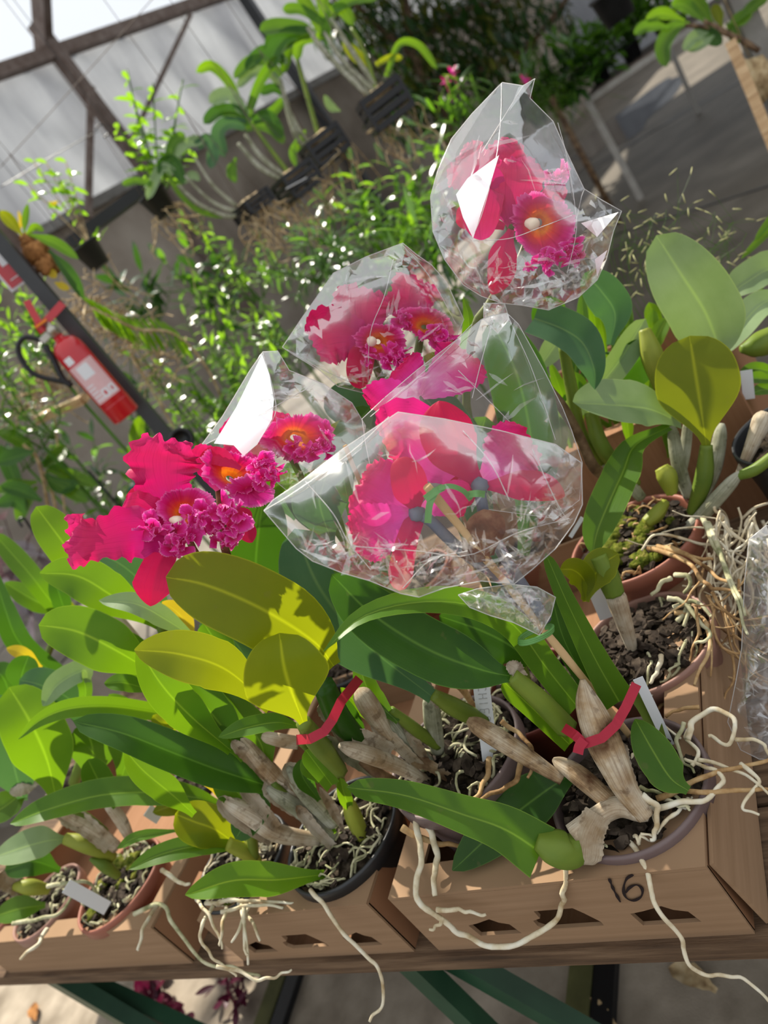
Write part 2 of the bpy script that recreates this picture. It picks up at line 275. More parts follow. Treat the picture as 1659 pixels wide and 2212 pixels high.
# ------------------------------------------------------------------ objects
def link(name, me, mt, parent=None):
    o = bpy.data.objects.new(name, me); COL.objects.link(o)
    if mt is not None:
        for k in (mt if isinstance(mt, list) else [mt]): me.materials.append(M[k] if isinstance(k, str) else k)
    if parent is not None:
        o.parent = parent; o.matrix_parent_inverse = Matrix.Translation(parent_loc(parent)).inverted()
    return o
def parent_loc(p):
    return Vector(p.location) if p.type == 'EMPTY' else Vector((0,0,0))
def thing(name, loc, label, cat, group=None):
    o = bpy.data.objects.new(name, None); COL.objects.link(o); o.location = loc; o.empty_display_size = 0.05
    o['label'] = label; o['category'] = cat
    if group: o['group'] = group
    return o
def tag(o, label, cat, group=None, kind=None):
    o['label'] = label; o['category'] = cat
    if group: o['group'] = group
    if kind: o['kind'] = kind
    return o
def struct(o): o['kind'] = 'structure'; return o
class MB:
    def __init__(s): s.v = []; s.f = []; s.uv = []; s.sm = []
    def add(s, v, f, uv=None, smooth=True):
        b = len(s.v); s.v += [tuple(x) for x in v]; s.uv += (uv if uv else [(0.3, 0.5)]*len(v))
        s.f += [tuple(i+b for i in q) for q in f]; s.sm += [smooth]*len(f)
    def build(s, name, mt, parent=None):
        me = bpy.data.meshes.new(name); me.from_pydata(s.v, [], s.f)
        if s.f:
            me.polygons.foreach_set('use_smooth', s.sm)
            ul = me.uv_layers.new(name='UVMap')
            li = np.empty(len(me.loops), dtype=np.int32); me.loops.foreach_get('vertex_index', li)
            ul.data.foreach_set('uv', np.array(s.uv, dtype=np.float32)[li].ravel())
        me.update(); return link(name, me, mt, parent)
    def box(s, c, sz, R=None):
        c = Vector(c); h = [x/2 for x in sz]; v = []
        for z in (-1,1):
            for y in (-1,1):
                for x in (-1,1):
                    q = Vector((x*h[0], y*h[1], z*h[2])); v.append(c + (R @ q if R else q))
        s.add(v, [(0,2,3,1),(4,5,7,6),(0,1,5,4),(2,6,7,3),(0,4,6,2),(1,3,7,5)], None, False)
    def bar(s, a, b, wd, ht=None, up=None):
        a = Vector(a); b = Vector(b); ht = ht or wd; d = (b-a); L = d.length; d.normalize()
        up = Vector(up) if up else (Vector((0,0,1)) if abs(d.z) < 0.9 else Vector((0,1,0)))
        x = d.cross(up).normalized(); y = x.cross(d)
        s.box((a+b)/2, (wd, L, ht), Matrix((x, d, y)).transposed())
    def tube(s, pts, rad, n=8, caps=True, ridge=0.0, nr=6):
        pts = [Vector(p) for p in pts]; k = len(pts)
        rad = [rad]*k if isinstance(rad, (int, float)) else rad
        T = [(pts[min(i+1,k-1)]-pts[max(i-1,0)]).normalized() for i in range(k)]
        a = Vector((0,0,1)) if abs(T[0].z) < 0.9 else Vector((1,0,0)); N = T[0].cross(a).normalized()
        v = []; uv = []; f = []
        for i in range(k):
            N = (N - T[i]*N.dot(T[i]))
            if N.length < 1e-6: N = T[i].orthogonal()
            N.normalize(); B = T[i].cross(N)
            for j in range(n):
                th = 2*PI*j/n; r = rad[i]*(1+ridge*math.cos(nr*th))
                v.append(pts[i] + (N*math.cos(th)+B*math.sin(th))*r); uv.append((0.1+0.3*abs(2*j/n-1), i/max(1,k-1)))
        for i in range(k-1):
            for j in range(n):
                f.append((i*n+j, i*n+(j+1)%n, (i+1)*n+(j+1)%n, (i+1)*n+j))
        if caps: f.append(tuple(range(n-1,-1,-1))); f.append(tuple((k-1)*n+j for j in range(n)))
        s.add(v, f, uv)
    def lathe(s, base, prof, n=40, axis=Vector((0,0,1))):
        axis = axis.normalized(); X = axis.orthogonal().normalized(); Y = axis.cross(X); base = Vector(base); v = []; f = []
        for r, z in prof:
            for j in range(n):
                th = 2*PI*j/n; v.append(base + axis*z + (X*math.cos(th)+Y*math.sin(th))*r)
        for i in range(len(prof)-1):
            for j in range(n): f.append((i*n+j, i*n+(j+1)%n, (i+1)*n+(j+1)%n, (i+1)*n+j))
        s.add(v, f)
    def blob(s, c, r, n=7, sq=(1,1,1), seed=0, amp=0.15):
        rr = random.Random(seed); v = []; f = []; m_ = n*2
        for i in range(n+1):
            ph = PI*i/n
            for j in range(m_):
                th = 2*PI*j/m_; k = r*(1+rr.uniform(-amp, amp)) if 0 < i < n else r
                v.append(Vector(c)+Vector((k*sq[0]*math.sin(ph)*math.cos(th), k*sq[1]*math.sin(ph)*math.sin(th), k*sq[2]*math.cos(ph))))
        for i in range(n):
            for j in range(m_): f.append((i*m_+j, (i+1)*m_+j, (i+1)*m_+(j+1)%m_, i*m_+(j+1)%m_))
        s.add(v, f)
def spline(pts, n):
    """Catmull-Rom through pts (Vectors or tuples)"""
    A = np.array([tuple(p) for p in pts], dtype=float)
    if len(A) == 1: return [Vector(A[0])]*n
    A = np.vstack([2*A[0]-A[1], A, 2*A[-1]-A[-2]]); k = len(A)-3; out = []
    for i in range(n):
        t = k*i/(n-1); s_ = min(int(t), k-1); u = t-s_; p0,p1,p2,p3 = A[s_:s_+4]
        out.append(0.5*((2*p1)+(-p0+p2)*u+(2*p0-5*p1+4*p2-p3)*u*u+(-p0+3*p1-3*p2+p3)*u**3))
    return [Vector(x) for x in out]
def pp(s):
    """'x,y,d x,y,d' -> world points"""
    return [P(*[float(k) for k in q.split(',')]) for q in s.split()]
PROF = {
 'ell': lambda t: (math.sqrt(max(0,1-(1-t/.42)**2)) if t < .42 else (1.0 if t < .55 else 0.2+0.8*0.5*(1+math.cos(PI*(t-.55)/.45)))),
 'round': lambda t: (math.sqrt(max(0,1-(1-t/.5)**2)) if t < .5 else 0.1+0.9*0.5*(1+math.cos(PI*(t-.5)/.5))),
 'lance': lambda t: 0.03+0.97*math.sin(PI*min(1,max(0,t))**0.85)**0.8 if t < .55 else 0.25+0.75*0.5*(1+math.cos(PI*(t-.55)/.45)),
 'strap': lambda t: min(1, math.sqrt(max(0,1-(1-min(t,.25)/.25)**2)))*(1-0.35*max(0,t-.3)),
 'blade': lambda t: math.sin(PI/2*min(1,t/.6))**0.8*(1-0.3*max(0,t-.6)),
 'base': lambda t: (math.sqrt(max(0,1-(1-min(t,.12)/.12)**2)))*(0.35+0.65*t),
 'petal': lambda t: (0.55+0.45*math.sin(PI/2*min(1,t/.3)) if t < .3 else 1-0.85*((t-.3)/.7)**1.6),
 'const': lambda t: 1.0,
 'const2': lambda t: (.72+.28*math.sin(PI/2*min(1,t/.10)) if t < .1 else 1-.28*math.sin(PI*min(1,(t-.1)/.5)) if t < .6 else 1-.7*((t-.6)/.4)**1.5),
 'spade': lambda t: ((t/.34)**.7 if t < .34 else 1-.5*(t-.34)/.66),
}
UPV = Vector((0,0,1))
def blade(mb, pts, wpx, prof='ell', up=0.0, fold=0.12, curl=0.0, ruf=0.0, rf=5, nu=8, nv=22, seed=0, notch=0.0, wm=None, arch=0.0, up2=None):
    """a leaf or petal along pts (tip first); wpx = seen width in photo pixels; up turns its face from the viewer towards the sky"""
    rr = random.Random(seed); C = spline(pts, nv+1); pr = PROF[prof]; v = []; uv = []; f = []
    ph = [rr.uniform(0, 6.28) for _ in range(8)]
    for i, c in enumerate(C):
        t = i/nv; T = (C[min(i+1,nv)]-C[max(i-1,0)]).normalized(); V = (CAM-c).normalized(); d = depth(c)
        sI = T.cross(V)
        sI = sI.normalized() if sI.length > 1e-4 else RT.copy()
        a = up if up2 is None else up+(up2-up)*t
        n0 = V*(1-abs(a)) + UPV*a; n_ = n0 - T*n0.dot(T)
        n_ = n_.normalized() if n_.length > 1e-3 else V
        S = T.cross(n_).normalized(); cmp_ = max(0.42, abs(S.dot(sI)))
        hw = (0.5*wm if wm else 0.5*wpx*d/FPX/cmp_)*pr(t)
        tipw = max(0.0, 1-t/0.28)
        for j in range(nu+1):
            u = 2*j/nu-1; au = abs(u); sg = 1 if u >= 0 else -1
            edge = max(au**2.5, (tipw**1.5)*0.9)
            off = -fold*hw*(1-au) + curl*hw*u*u
            pos = c + S*(u*hw)
            if ruf:
                q = math.sin(rf*6.28*t+ph[0 if sg > 0 else 1]+u*rf*2.2*tipw)+0.6*math.sin(rf*13.1*t+ph[2]*sg+u*rf*4.1*tipw)+0.35*math.sin(rf*27*t+ph[3]*sg+u*9*rf*tipw)
                off += ruf*hw*q*edge*0.55
                pos = pos + S*(sg*au**3*hw*ruf*0.22*math.sin(rf*17*t+ph[4]*sg)) - T*(tipw*ruf*hw*0.30*math.sin(u*rf*3.3+ph[5]))
            if notch: pos = pos + T*(notch*hw*math.exp(-(u/.18)**2)*max(0,1-t/.12)) - T*(0.0)
            v.append(pos + n_*off); uv.append((0.5+0.5*u, t))
    w_ = nu+1
    for i in range(nv):
        for j in range(nu): f.append((i*w_+j, i*w_+j+1, (i+1)*w_+j+1, (i+1)*w_+j))
    mb.add(v, f, uv)
def leaf(parent, key, spec, w, prof='ell', name='leaf', label=None, **k):
    mb = MB(); pts = pp(spec) if isinstance(spec, str) else spec
    blade(mb, pts, w, prof, **k); o = mb.build(name, key, parent)
    if label: o['label'] = label
    return o
def stem(parent, key, spec, rpx, name='pseudobulb', label=None, n=14, ridge=0.0, nr=7, seg=22, wob=0.0, seed=0):
    """tube along pts; rpx = list of radii in photo pixels at the control points"""
    pts = pp(spec) if isinstance(spec, str) else spec
    C = spline(pts, seg); R_ = spline([(r,0,0) for r in (rpx if isinstance(rpx, list) else [rpx]*len(pts))], seg)
    rr = random.Random(seed); mb = MB()
    if wob: C = [c + Vector((rr.uniform(-wob,wob), rr.uniform(-wob,wob), rr.uniform(-wob,wob))) for c in C]
    tp = {0:.42, 1:.74, 2:.92} if key in ('papery','paperyb','greycane') and seg == 22 else {}
    mb.tube(C, [max(0.0004, q.x*tp.get(i,1)*depth(c)/FPX) for i, (q, c) in enumerate(zip(R_, C))], n, True, ridge, nr)
    o = mb.build(name, key, parent)
    if label: o['label'] = label
    return o
def root(parent, key, spec, rpx=6, name='root', label=None, wob=0.0012, seed=1, taper=0.5, zmin=None):
    pts = pp(spec) if isinstance(spec, str) else spec
    if zmin: pts = [p if p.z > zmin else CAM+(p-CAM)*((zmin-CAM.z)/(p.z-CAM.z)) for p in pts]
    n = max(10, len(pts)*7)
    C = spline(pts, n); rr = random.Random(seed)
    K = spline([c + Vector((rr.uniform(-wob,wob), rr.uniform(-wob,wob), rr.uniform(-wob,wob)))*1.6 for c in C[::4]]+[C[-1]], n)
    mb = MB(); mb.tube(K, [rpx*depth(c)/FPX*(1-(1-taper)*(i/n))*rr.uniform(.93,1.07) for i, c in enumerate(K)], 8)
    o = mb.build(name, key, parent)
    if label: o['label'] = label
    return o
def pot(parent, c, R, H, key, z0):
    """round plastic pot with rolled rim standing at z0"""
    mb = MB(); b = (c.x, c.y, z0); r0 = R*0.68
    mb.lathe(b, [(0,0.002),(r0*.95,0),(r0,0.004),(R*.95,H-0.026),(R*.965,H-0.024),(R*1.0,H-0.022),(R*1.0,H-0.004),(R*.99,H),(R*.955,H),(R*.94,H-0.004),(R*.92,H-0.02),(R*.80,0.03),(0,0.03)], 56)
    return mb.build('pot', key, parent)
def mix(parent, c, R, z, seed=0, chips=90, moss=0):
    chips = int(chips*1.7); rr = random.Random(seed); mb = MB(); v = []; f = []; n = 36; rings = 9
    for i in range(rings+1):
        for j in range(n):
            r = R*i/rings; th = 2*PI*j/n
            v.append((c.x+r*math.cos(th), c.y+r*math.sin(th), z+rr.uniform(-.004,.006)+0.012*(1-(i/rings)**2)))
    for i in range(rings):
        for j in range(n): f.append((i*n+j, i*n+(j+1)%n, (i+1)*n+(j+1)%n, (i+1)*n+j))
    mb.add(v, f); mb.build('potting_mix', 'mix', parent)
    mb = MB()
    for _ in range(chips):
        r = R*math.sqrt(rr.random())*.93; th = rr.uniform(0, 6.28); s_ = rr.uniform(.004,.0125)
        Rm = Matrix.Rotation(rr.uniform(0,6.28),3,'Z') @ Matrix.Rotation(rr.uniform(-.7,.7),3,'X') @ Matrix.Rotation(rr.uniform(-.7,.7),3,'Y')
        q = Vector((c.x+r*math.cos(th), c.y+r*math.sin(th), z+.008+.010*(1-(r/R)**2)+rr.uniform(0,.006)))
        vs = []
        for zz in (-1,1):
            for k in range(6):
                a = 6.28*k/6; e = s_*rr.uniform(.7,1.25); vs.append(q + Rm @ Vector((math.cos(a)*e, math.sin(a)*e*.65, zz*s_*rr.uniform(.18,.32))))
        mb.add(vs, [(5,4,3,2,1,0),(6,7,8,9,10,11)]+[(k,(k+1)%6,6+(k+1)%6,6+k) for k in range(6)], None, False)
    o = mb.build('bark_chips', 'chip', parent); o['kind'] = 'stuff'
    if moss:
        mb = MB()
        for k in range(moss):
            r = R*math.sqrt(rr.random())*.8; th = rr.uniform(0,6.28)
            mb.blob((c.x+r*math.cos(th), c.y+r*math.sin(th), z+.012+.01*(1-(r/R)**2)), rr.uniform(.008,.02), 6, (1,1,.55), k, .3)
        o = mb.build('moss', 'moss', parent); o['kind'] = 'stuff'
def tangle(parent, c, R, z, n, seed, key='rootg', rad=.0022, L=.09, name='surface_roots', spill=0.0):
    rr = random.Random(seed); mb = MB()
    for _ in range(n):
        r = R*math.sqrt(rr.random()); th = rr.uniform(0,6.28); p = Vector((c.x+r*math.cos(th), c.y+r*math.sin(th), z+rr.uniform(.0,.012))); a = rr.uniform(0,6.28); pts = [p.copy()]
        for k in range(6):
            a += rr.uniform(-.8,.8); p = p + Vector((math.cos(a), math.sin(a), 0))*L/6; p.z = z+rr.uniform(.004,.022)
            q = Vector((p.x-c.x, p.y-c.y, 0))
            if q.length > R*1.0:
                if spill: p.z -= spill*(k/6)
                else: q *= R*.98/q.length; p.x = c.x+q.x; p.y = c.y+q.y
            pts.append(p.copy())
        C = spline(pts, 16); mb.tube(C, [rad*rr.uniform(.7,1.3)*(1-.4*i/16) for i in range(16)], 6)
    o = mb.build(name, key, parent); o['kind'] = 'stuff'; return o

# ================================================================== setting
mb = MB(); mb.box((0, 8, -0.05), (40, 44, 0.1)); struct(mb.build('floor', 'concd'))
WD = Vector((0.2265, 1, 0)).normalized(); WN = Vector((WD.y, -WD.x, 0))       # left wall direction and inward normal
WP = Vector((-6.2, 4.0, 0))
def PW(px, py, off=0.0):
    r = ray(px, py); q = WP + WN*off; t = (q-CAM).dot(WN)/r.dot(WN); return CAM + r*t
def wall_pt(s_, z, off=0.0): q = WP + WD*s_ + WN*off; return Vector((q.x, q.y, z))
zf = 3.05; ze = 4.45
mb = MB(); a, b = wall_pt(-9, 0), wall_pt(24, zf); n = 1
mb.add([wall_pt(-9,0), wall_pt(24,0), wall_pt(24,zf), wall_pt(-9,zf), wall_pt(-9,0,-.15), wall_pt(24,0,-.15), wall_pt(24,zf,-.15), wall_pt(-9,zf,-.15)],
       [(0,1,2,3),(7,6,5,4),(0,4,5,1),(3,2,6,7),(0,3,7,4),(1,5,6,2)], None, False)
struct(mb.build('wall_left', 'wallow'))
# film sheet above the wall, gently rippled
mb = MB(); v = []; f = []; nx, nz = 140, 16; rr = random.Random(3)
for i in range(nx+1):
    for k in range(nz+1):
        s_ = -9+22*i/nx; v.append(wall_pt(s_, zf+(ze-zf)*k/nz, 0.02+0.03*math.sin(s_*9+k*.5)+0.02*math.sin(s_*23)+rr.uniform(-.008,.008)))
for i in range(nx):
    for k in range(nz): f.append((i*(nz+1)+k, (i+1)*(nz+1)+k, (i+1)*(nz+1)+k+1, i*(nz+1)+k+1))
mb.add(v, f); struct(mb.build('wall_left_film', 'film_wall'))
# eave beam, bottom rail, posts and braces of the film wall
mb = MB(); mb.bar(wall_pt(-9, ze, .1), wall_pt(14, ze, .1), .12, .12); struct(mb.build('trim_1', 'rust'))
mb = MB(); mb.bar(wall_pt(-9, zf, .06), wall_pt(24, zf, .06), .08, .10); struct(mb.build('trim_2', 'steel'))
k = 3
for px, py in ((150, 150), (545, 20)):
    q = PW(px, py, .12); s_ = (q-WP).dot(WD); mb = MB(); mb.bar(wall_pt(s_, 0, .12), wall_pt(s_, ze+.3, .12), .13, .13); struct(mb.build('trim_%d' % k, 'rust' if k == 3 else 'darksteel')); k += 1
# roof: rafter, purlin and bright film panels above the left eave
q = PW(110, 108, .1); s0 = (q-WP).dot(WD)
def roof_pt(s_, u): q = WP + WD*s_ + WN*u; return Vector((q.x, q.y, ze+.08+u*0.62))
for s_ in (s0, s0+3.4, s0-3.2):
    mb = MB(); mb.bar(roof_pt(s_, 0), roof_pt(s_, 4.6), .11, .16); struct(mb.build('trim_%d' % k, 'rust')); k += 1
for u in (1.15,):
    mb = MB(); mb.bar(roof_pt(-9, u), roof_pt(14, u), .06, .06); struct(mb.build('trim_%d' % k, 'rust')); k += 1
mb = MB(); mb.bar(wall_pt(s0, ze-1.1, .12), wall_pt(s0+2.2, ze-.1, .12), .05, .05); struct(mb.build('trim_%d' % k, 'rust')); k += 1
q = PW(192, 330, .3); s_ = (q-WP).dot(WD)
mb = MB(); mb.bar(PW(197, 188, .3), PW(190, 470, .3), .06, .06); struct(mb.build('trim_%d' % k, 'rust')); k += 1
# back wall of film far behind the trees
mb = MB(); v = []; f = []
for i in range(61):
    for kk in range(9): v.append((-5+30*i/60, 21.0+0.05*math.sin(i*3.1)+.03*math.sin(i*1.3+kk), 5.5*kk/8))
for i in range(60):
    for kk in range(8): f.append((i*9+kk, (i+1)*9+kk, (i+1)*9+kk+1, i*9+kk+1))
mb.add(v, f); struct(mb.build('wall_back', 'film_wall'))
# roof sheet out of view, added to shade the floor of the far half
mb = MB(); mb.box((4.2, 10.8, 4.3), (15.6, 9.6, .04)); struct(mb.build('added_shade_roof', 'film_wall'))
for x_, y_ in ((-3.5, 6.2), (11.8, 6.2), (11.8, 15.4)):  # beam and posts for the added roof sheet
    mb = MB(); mb.box((x_, y_, 2.14), (.1,.1,4.28)) if x_ > 0 else mb.bar((x_,y_,4.2),(x_+15.3,y_,4.2),.1); struct(mb.build('trim_%d' % (k), 'rust')); k += 1
# floor joints
k = 0
for (x0,y0,x1,y1,wpx) in ((1240,395,1490,232,.06),(1290,520,1659,402,.03),(1190,410,1460,255,.10)):
    a, b = PZ(x0,y0,.001), PZ(x1,y1,.001); d = (b-a); mb = MB(); mb.bar(a-d*2, b+d*2, wpx, .006); struct(mb.build('floor_joint', 'black'))
# water lying on the floor
def puddle(pts, label, seed):
    rr = random.Random(seed); q = [PZ(x,y,.004) for x,y in pts]; C = spline(q+[q[0]], 40)[:-1]; c = sum(C, Vector())/len(C)
    mb = MB(); mb.add([c+Vector((0,0,.004))]+[x+Vector((rr.uniform(-.06,.06), rr.uniform(-.06,.06), 0)) for x in C], [(0,i+1,(i+1)%len(C)+1) for i in range(len(C))])
    tag(mb.build('water_puddle', 'wet'), label, 'puddle', 'puddles on the floor')
puddle([(1235,390),(1290,330),(1400,255),(1470,190),(1440,170),(1330,250),(1250,310)], 'long bright puddle on the concrete behind the bench legs, reflecting the sky', 1)
puddle([(1330,318),(1385,282),(1400,250),(1375,262),(1320,305)], 'short blue puddle beside the dark floor joint near the bench leg', 2)

# raised concrete bench that carries the far plants
def quadbox(name, x0,x1,y0,y1,z0,z1,key):
    mb = MB(); mb.box(((x0+x1)/2,(y0+y1)/2,(z0+z1)/2),(x1-x0,y1-y0,z1-z0)); return mb.build(name, key)
BZ = 0.75
b_ = quadbox('concrete_bench', -5.3, -1.25, 1.80, 6.6, 0.0, BZ, 'conc')
tag(b_, 'long low grey concrete bench under the far thicket of plants', 'bench')
mb = MB()
for x in (-4.6,-3.3,-2.1): mb.bar((x,1.80,BZ+.001),(x,6.6,BZ+.001),.02,.004)
mb.build('slab_joint', 'black', b_)

# ground cloth under the table
mb = MB(); v = []; f = []; rr = random.Random(9)
for i in range(41):
    for j in range(21): v.append((-4.2+4.6*i/40, -0.4+2.2*j/20, 0.006+rr.uniform(0,.004)))
for i in range(40):
    for j in range(20): f.append((i*21+j,(i+1)*21+j,(i+1)*21+j+1,i*21+j+1))
mb.add(v, f); tag(mb.build('ground_cloth', 'fabric'), 'tan woven ground cloth spread under the plant table', 'ground cloth')
# narrow battens along the floor under the table
for (x0,y0,x1,y1,lb) in ((1266,2036,1250,2212,'narrow olive floor batten under the box marked 16'),(622,2070,572,2212,'narrow olive floor batten under the middle box')):
    a, b = PZ(x0,y0,.02), PZ(x1,y1,.02); d = b-a; t = thing('floor_batten', a, lb, 'batten', None)
    mb = MB(); mb.bar(a+d*-3, b+d*2, .055, .03); mb.build('batten', 'olive', t)
    n_ = Vector((d.y,-d.x,0)).normalized(); n_ = n_ if n_.x > 0 else -n_
    mb = MB(); mb.bar(a+d*-3+n_*.055, b+d*2+n_*.055, .05, .02); mb.build('dark_strip', 'black', t)  # black strip laid along the right side of the batten
# leaves and bits on the floor
for i,(x,y,key,lb) in enumerate(((1495,2110,'straw','tan dead leaf on the floor below the long white root'),(1290,2190,'straw','small curled brown leaf on the floor near the bottom edge'),(75,2185,'cocoa','brown dead leaf on the bright floor at the lower left'))):
    c = PZ(x,y,.02); r = .05; mb = MB(); blade(mb, [c+Vector((-r,.02,0)), c+Vector((0,0,.012)), c+Vector((r,-.03,.004))], 0, 'lance', up=.95, wm=.045, fold=.3, ruf=.3, nv=10)
    tag(mb.build('fallen_leaf', key), lb, 'leaf')

# ------------------------------------------------------------------ table
TZ = 0.75; TF = 0.488
t = thing('plant_table', (-.9, .9, 0), 'long weathered wooden plank table on green steel legs, full of boxed orchids', 'table')
rr = random.Random(4); y = TF
for i in range(7):
    mb = MB(); wd = .17; zz = TZ-.016; mb.box((-.85, y+wd/2, zz), (3.1, wd-.006, .032)); mb.build('plank', 'wood', t); y += wd
def legpts(x0,y0,x1,y1,yy):
    a = PY(x0,y0,yy); b = PY(x1,y1,yy); d = b-a; b = a+d*((0.0-a.z)/d.z); a = a - d*((a.z-(TZ-.032))/d.z); return a, b
for args in ((118,2106,296,2212,.56),(152,2102,388,2212,.60),(872,2060,1030,2212,.58),(955,2054,1232,2212,.62)):
    a, b = legpts(*args); mb = MB(); mb.bar(a, b, .036, .036, (0,1,0)); mb.build('leg', 'greensteel', t)
mb = MB(); mb.bar((-2.3,TF+.05,TZ-.05),(.6,TF+.05,TZ-.05),.03,.036); mb.build('front_rail', 'greensteel', t)

# ------------------------------------------------------------------ cardboard boxes
def sheet(mb, o, ux, uy, outer, holes, th, n_):
    """flat board with real holes: o origin, ux/uy in-plane axes, n_ thickness direction"""
    loops = [outer]+holes; flat = [p for L in loops for p in L]
    tri = tessellate_polygon([[Vector((x,y,0)) for x,y in L] for L in loops]); V = [o+ux*x+uy*y for x,y in flat]; k = len(V)
    f = [tuple(q) for q in tri]+[tuple(k+i for i in reversed(q)) for q in tri]; b = 0
    for L in loops:
        m_ = len(L)
        for i in range(m_): f.append((b+i, b+(i+1)%m_, k+b+(i+1)%m_, k+b+i))
        b += m_
    mb.add(V+[p+n_*th for p in V], f, None, False)
def hole(cx, cz, w_, h_, kind):
    if kind == 0: return [(cx-w_/2,cz-h_/2),(cx+w_/2,cz-h_/2),(cx+w_/2-.006,cz+h_*.1),(cx+w_*.2,cz+h_*.25),(cx+w_*.05,cz+h_/2),(cx-w_*.3,cz+h_*.3),(cx-w_/2-.004,cz+h_*.2)]
    return [(cx-w_/2,cz-h_*.3),(cx-w_*.4,cz-h_/2),(cx+w_*.5,cz-h_/2),(cx+w_*.5,cz-h_*.3),(cx+w_*.36,cz+h_*.2),(cx+w_*.26,cz+h_/2),(cx-w_*.36,cz+h_/2),(cx-w_*.36,cz+h_*.1),(cx-w_/2,cz)]
TH = .005
def carton(x0, x1, y0, y1, h, label, fh=(), rh=(), led=.035, flare=.0, group='cardboard trays on the table', ledges='flbr', z0=TZ, key='card'):
    t = thing('cardboard_box', ((x0+x1)/2,(y0+y1)/2,z0), label, 'box', group)
    X, Y, Z = Vector((1,0,0)), Vector((0,1,0)), Vector((0,0,1)); w_ = x1-x0; l = y1-y0
    fl = flare
    mb = MB(); up = (Z*h - Y*0).normalized(); sheet(mb, Vector((x0,y0,z0)), X, Z, [(0,0),(w_,0),(w_-fl*.5,h),(fl*.5,h)], list(fh), TH, Y); mb.build('front_panel', key, t)
    mb = MB(); sheet(mb, Vector((x1,y0,z0)), Y, Z, [(.003,0),(l,0),(l,h),(.003,h)], list(rh), TH, -X); mb.build('side_panel', 'cardr' if key == 'card' else key, t)
    mb = MB(); sheet(mb, Vector((x0,y0,z0)), Y, Z, [(.003,0),(l,0),(l,h),(.003,h)], [], TH, X); mb.build('side_panel', 'cardr', t)
    mb = MB(); sheet(mb, Vector((x0,y1,z0)), X, Z, [(0,0),(w_,0),(w_,h),(0,h)], [], TH, -Y); mb.build('back_panel', key, t)
    mb = MB(); mb.box(((x0+x1)/2,(y0+y1)/2,z0+.004),(w_-.01,l-.01,.005)); mb.build('bottom', 'cardr', t)
    zt = z0+h+.0004
    if 'f' in ledges: mb = MB(); sheet(mb, Vector((x0,y0,zt)), X, Y, [(0,0),(w_,0),(w_-led,led),(led,led)], [], .005, Z); mb.build('top_flap', key, t)
    if 'r' in ledges: mb = MB(); sheet(mb, Vector((x1,y0,zt)), Y, -X, [(0,0),(l,0),(l-led,led),(led,led)], [], .005, Z); mb.build('top_flap', key, t)
    if 'l' in ledges: mb = MB(); sheet(mb, Vector((x0,y0,zt)), Y, X, [(0,0),(l,0),(l-led,led),(led,led)], [], .005, Z); mb.build('top_flap', key, t)
    return t
boxA = carton(-.725, -.300, .500, 1.20, .118, 'front cardboard tray marked 16 in black marker, holding mauve pots', [hole(.118,.045,.062,.034,0), hole(.222,.052,.085,.038,1), hole(.345,.045,.068,.034,0)], led=.045)
# flap folded out over the right side
mb = MB(); X,Y,Z = Vector((1,0,0)),Vector((0,1,0)),Vector((0,0,1))
sheet(mb, Vector((-.298,.505,TZ+.118)), Y, Vector((.10,0,-.995)).normalized(), [(0,0),(.69,0),(.69,.104),(.004,.116)], [], .005, Vector((.95,0,.30)).normalized()); mb.build('outer_flap', 'card', boxA)
# marker digits on the front panel
mb = MB(); yy = .4985
def fp(px, py): q = PY(px, py, yy); return Vector((q.x, yy, q.z))
def stroke(mb, pts, w_, n_=Vector((0,-1,0)), nseg=26):
    C = spline(pts, nseg); v = []; f = []
    for i, c in enumerate(C):
        T = (C[min(i+1,nseg-1)]-C[max(i-1,0)]).normalized(); S = T.cross(n_).normalized(); ww = w_*(.85+.3*math.sin(i*.7))
        for q, e in ((-1,0),(1,0),(1,1),(-1,1)): v.append(c+S*q*ww/2+n_*(0.0006*e))
    for i in range(nseg-1):
        for a in range(4): f.append((i*4+a, i*4+(a+1)%4, (i+1)*4+(a+1)%4, (i+1)*4+a))
    f += [(3,2,1,0), tuple((nseg-1)*4+a for a in range(4))]
    mb.add(v, f, None, False)
stroke(mb, [fp(1316,1898), fp(1325,1920), fp(1340,1948)], .0032)
stroke(mb, [fp(1367,1889), fp(1353,1899), fp(1347,1920), fp(1352,1938), fp(1368,1945), fp(1385,1936), fp(1387,1920), fp(1375,1911), fp(1360,1917), fp(1352,1928)], .0032, nseg=44)
mb.build('marker_number', 'ink', boxA)
carton(-1.130, -.768, .500, 1.02, .112, 'middle cardboard tray holding the black plastic pots', [hole(.075,.035,.055,.03,0), hole(.175,.043,.085,.034,1), hole(.292,.038,.055,.034,0)], [hole(.26,.05,.05,.04,0)], led=.04)
carton(-1.900, -1.262, .500, 1.02, .105, 'left cardboard tray holding the terracotta pots', [], [hole(.115,.052,.052,.045,1)], led=.035)
carton(-.74, -.165, 1.27, 1.72, .25, 'taller cardboard box at the back of the table behind the grey leaved orchid', led=.03, group='cardboard trays on the table', key='cardr')

